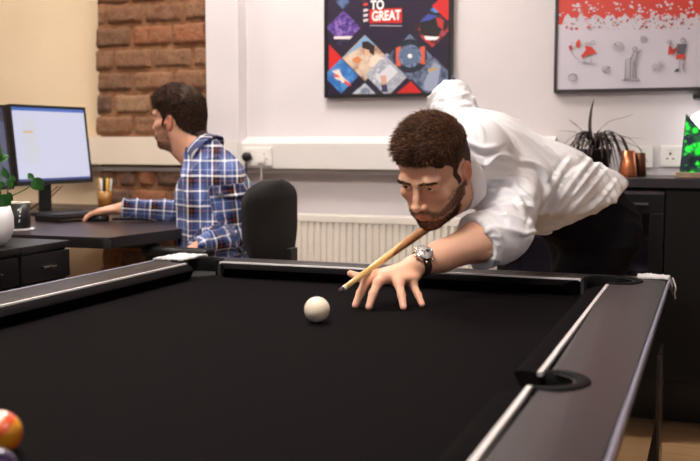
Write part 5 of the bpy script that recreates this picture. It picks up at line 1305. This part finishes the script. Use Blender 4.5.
# ---- checked shirt
pm=mat('shirt_blue_check',(60,80,140),.85,spec=.15,sheen=.15); n=NT(pm)
at=n.n('ShaderNodeAttribute'); at.attribute_name='weave'; X=n.xyz(at.outputs['Vector'])
def bands(v,per,stops):
    return n.ramp(n.math('FRACT',n.math('DIVIDE',v,per)),stops,'CONSTANT')
blu=(84,108,164); 
B_=srgb(80,98,150); W_=srgb(250,246,246); K_=srgb(16,8,14); st=[(0,B_),(.14,W_),(.20,B_),(.28,srgb(44,56,104)),(.40,K_),(.50,srgb(120,52,40)),(.54,K_),(.64,W_),(.71,srgb(60,76,126)),(.84,srgb(150,162,200)),(.89,B_)]
a_=bands(X[0],.098,st); b_2=bands(X[1],.104,st)
n.l(n.mix(.5,a_,b_2),n.p.inputs['Base Color']); nz=n.noise(600,2); n.bump(nz.outputs[0],.15,.0006)
S=SDF(np.minimum.reduce([nk,sL,sR,eL,wL,eR,wR,pv])-.2,np.maximum.reduce([nk,sL,sR,eL,wL,eR,wR,pv])+.2,.0048)
S.cap(ch-UP*.01,ab,.165,.150,.05,flat=(fd_,1.36)); S.cap(ab,pv,.155,.170,.05,flat=(fd_,1.25)); S.cap(nk+UP*.012-fd_*.004,ch,.070,.12,.05); S.cap(nk-UP*.02,sL,.052,.062,.04); S.cap(nk-UP*.02,sR,.052,.062,.04)
S.cap(ch,ab+fd_*.0,.10,.11,.04)
S.plane_cut((0,0,.52),(0,0,-1),.004)
def arm(S,p,q,w,r0,r1,r2):
    A=SubSDF(S,np.minimum.reduce([p,q,w])-.12,np.maximum.reduce([p,q,w])+.12); d=unit(w-q)
    A.cap(p,q,r0,r1,.02); A.cap(q,w+d*.05,r1,r2,.02); A.plane_cut(w,d,.003,lo=w-.09,hi=w+.09); merge(S,A,.02)
    u1=unit(np.cross(d,UP)); u2=np.cross(d,u1)
    for o3 in (-.004,-.05):
        for g in range(16):
            a0,a1=2*math.pi*g/16,2*math.pi*(g+1)/16
            S.cap(w+d*o3+(u1*math.cos(a0)+u2*math.sin(a0))*(r2-.002),w+d*o3+(u1*math.cos(a1)+u2*math.sin(a1))*(r2-.002),.0045,k=.004)
arm(S,sL,eL,wL,.064,.052,.038); arm(S,sR,eR,wR,.062,.050,.036)
wl2=slv(sL,eL,.07); wf=slv(eR,wR,.06); wfl=slv(eL,wL,.06)
fr=[(lambda V:(1-wl2(V))*(1-wf(V)),unit(UP+fd_*.25),unit(np.cross(UP,ld)+UP*.2),ld,3.2,9,.020,2.),(wl2,unit(ld+UP*.6),unit(UP-ld*.3),fd_,5,11,.015,4.),(wf,unit(UP+ld*.5),unit(wR-eR),ld,6,22,.006,6.),(wfl,UP,unit(wL-eL),ld,6,22,.006,6.)]
V,F,N=cloth_mesh('shirt',S,pm,SM,fr)
# weave coordinates: follow the torso or the nearest sleeve segment
segs=[(sL,eL,.062,1),(eL,wL,.05,2),(sR,eR,.06,3),(eR,wR,.05,4)]
U=np.stack([(V@fd_)*1.0+ (V@ld)*.55,V[:,2]-.25*np.abs((V-nk)@ld)*0,np.zeros(len(V))],1)
for p,q,r_,sd in segs:
    d=q-p; L_=np.linalg.norm(d); t=((V-p)@d)/(L_*L_); tc_=np.clip(t,0,1.15); dist=np.linalg.norm(V-(p+tc_[:,None]*d),axis=1)
    m_=(dist<r_+.014)&(t>(.02 if sd in(1,3) else -.02))
    dn=d/L_; u1=unit(np.cross(dn,UP if abs(dn[2])<.8 else fd_)); u2=np.cross(dn,u1); q_=V-p; an=np.arctan2(q_@u1,q_@u2)
    U[m_]=np.stack([an*r_+sd*.013,t*L_+sd*.03,np.zeros(len(V))],1)[m_]
me=npmesh('shirt',V,F); vvec(me,'weave',U); link('shirt',me,pm,SM,world=True)
# collar
nkb=sh.P((0,.045,-.09)); na=unit(nkb-nk); frd=unit(fd_-na*(fd_@na)); collar(nk+(nkb-nk)*.12,na,frd,.066,pm,SM,True,16)
# trousers and shoes
jn=mat('trousers_dark_grey',(34,34,40),.85)
kL2=pv+fd_*.44+ld*.12; kL2[2]=.50; kR2=pv+fd_*.44-ld*.12; kR2[2]=.50; hL2=pv+ld*.09-UP*.02; hR2=pv-ld*.09-UP*.02
aL2=kL2+fd_*.05; aL2[2]=.10; aR2=kR2+fd_*.08; aR2[2]=.10
S=SDF(np.minimum.reduce([hL2,kL2,aL2,kR2,aR2,hR2])-np.array([.2,.2,.06]),np.maximum.reduce([hL2,kL2,aL2,kR2,aR2,hR2])+.2,.006)
S.cap(pv+ld*.06,pv-ld*.06,.12,.12,.04); S.chain([hL2,kL2,(kL2+aL2)/2,aL2],[.095,.070,.066,.058],.03); S.chain([hR2,kR2,(kR2+aR2)/2,aR2],[.095,.070,.066,.058],.03); S.plane_cut((0,0,.075),(0,0,-1),.003)
V,F=S.mesh(); V=relax(V,F,2); link('trousers',npmesh('trousers',V,F),jn,SM,world=True)
shoe(aL2,fd_,SM); shoe(aR2,fd_,SM)
# mouse under his hand
mc=wR+md*.105; o=MB(); bmesh.ops.create_uvsphere(o.bm,u_segments=28,v_segments=16,radius=1)
for v in o.bm.verts: v.co=Vector((v.co.x*.030,v.co.y*.052,max(v.co.z,-.35)*.026+.0095))
o=o.build('computer_mouse',blk,smooth=True); o.location=(mc[0],mc[1],DZ+.0005); o.rotation_euler=(0,0,math.atan2(md[1],md[0])-math.pi/2); tag(o,"black computer mouse under the seated man's hand",'mouse')
# ---- office chair
fab=nmat('chair_fabric_black',(16,12,12),(20,15,15),200,.9,bump=.2,bscale=700,bd=.0006)
cpos=npv(J(219,270,3.55)); yaw=math.atan2(fd_[1],fd_[0])   # chair local +x = forward
OC=empty('office_chair',(cpos[0],cpos[1],0),yaw,'black upholstered office chair under the seated man','office chair')
def shell(name,outl,zf,th,mt,frm,par,bulge):
    """rounded outline in (y,z), depth from a curve: a padded backrest"""
    pass
b=MB(); nu,nv=26,30; grid={}
def bx(u,v):   # u -1..1 across, v 0..1 up
    z=.58+.41*v; hw=(.095+.120*sstep(0,.62,v))*(1-.0*v)*math.sqrt(max(0.02,1-max(0,(v-.80)/.21)**2.4)); hw*=math.sqrt(max(.3,1-max(0,(.10-v)/.11)**2*.5))
    y=u*hw; x=-.235-.05*(v-.3)+.035*(abs(u)**2)-.02*math.cos(v*3.1)
    return x,y,z
th=.026
for s_ in (0,1):
    for i in range(nu+1):
        for q in range(nv+1):
            u=-1+2*i/nu; v=q/nv; x,y,z=bx(u,v); ed=min(1,(1-abs(u))*3.2)*min(1,(1-v)*7+.02)*min(1,v*8+.02); t_=th*(ed**.5)
            grid[s_,i,q]=b.bm.verts.new((x+(t_ if s_ else -t_*.8),y,z))
for i in range(nu):
    for q in range(nv):
        b.bm.faces.new((grid[0,i,q],grid[0,i,q+1],grid[0,i+1,q+1],grid[0,i+1,q])); b.bm.faces.new((grid[1,i,q],grid[1,i+1,q],grid[1,i+1,q+1],grid[1,i,q+1]))
for i in range(nu):
    for q in (0,nv): b.bm.faces.new((grid[0,i,q],grid[0,i+1,q],grid[1,i+1,q],grid[1,i,q]))
for q in range(nv):
    for i in (0,nu): b.bm.faces.new((grid[0,i,q],grid[0,i,q+1],grid[1,i,q+1],grid[1,i,q]))
b.build('backrest',fab,OC,smooth=True)
pts=[(.22*math.copysign(abs(math.cos(t))**.6,math.cos(t)),.235*math.copysign(abs(math.sin(t))**.6,math.sin(t))) for t in [2*math.pi*k/40 for k in range(40)]]
MB().poly(pts,.415,.49,bev=.022,bevall=True,seg=4).build('seat',fab,OC,smooth=True)
MB().box(-.29,-.20,-.03,.03,.40,.415).box(-.305,-.285,-.03,.03,.40,.75,.004).build('back_bar',blk,OC)
for s_ in (-1,1):
    MB().tube(catmull([(.0,s_*.20,.405),(.0,s_*.275,.42),(-.03,s_*.285,.60),(-.02,s_*.285,.735)]),.014,10,flat=.6).build('armrest_post',blk,OC)
    MB().box(-.13,.13,s_*.285-.032,s_*.285+.032,.735,.768,.012,seg=3).build('armrest',blk,OC,smooth=True)
MB().lathe([(.03,.06),(.03,.20),(.018,.202),(.018,.40),(.06,.402),(.06,.414)],20).build('gas_post',blk,OC)
for k in range(5):
    R4=Matrix.Rotation(2*math.pi*k/5+.3,4,'Z'); l_=MB().tube([(.02,0,.10),(.15,0,.085),(.29,0,.065)],[.028,.022,.015],10); l_.bm.transform(R4); leg_=l_.build('base_leg',blk,OC)
    c_=MB().lathe([(0,-.012),(.024,-.012),(.026,-.006),(.026,.006),(.024,.012),(0,.012)],16,R4@Matrix.Translation((.29,0,.0265))@Matrix.Rotation(math.pi/2,4,'X')); c_.build('caster',blk,leg_)
# ================================================================== CAMERA, LIGHT, VIEW
cd=bpy.data.cameras.new('camera'); co=bpy.data.objects.new('camera',cd); COL.objects.link(co); SC.camera=co
cd.sensor_width=36; cd.lens=FPX/700*36; cd.clip_start=.02; cd.clip_end=60
co.location=CAM; R3=Matrix((RT,UPV,-FW)).transposed(); co.rotation_euler=R3.to_euler()
cd.dof.use_dof=True; cd.dof.focus_distance=2.45; cd.dof.aperture_fstop=4.0
w=bpy.data.worlds.new('world'); SC.world=w; w.use_nodes=True; bg=w.node_tree.nodes['Background']
sky=w.node_tree.nodes.new('ShaderNodeTexSky'); sky.sky_type='HOSEK_WILKIE'; sky.turbidity=6; sky.sun_direction=(-.3,.6,.5); w.node_tree.links.new(sky.outputs[0],bg.inputs[0]); bg.inputs[1].default_value=2.5
SC.view_settings.view_transform='Standard'; SC.view_settings.look='None'; SC.view_settings.gamma=1; SC.view_settings.use_curve_mapping=False; SC.view_settings.exposure=.86
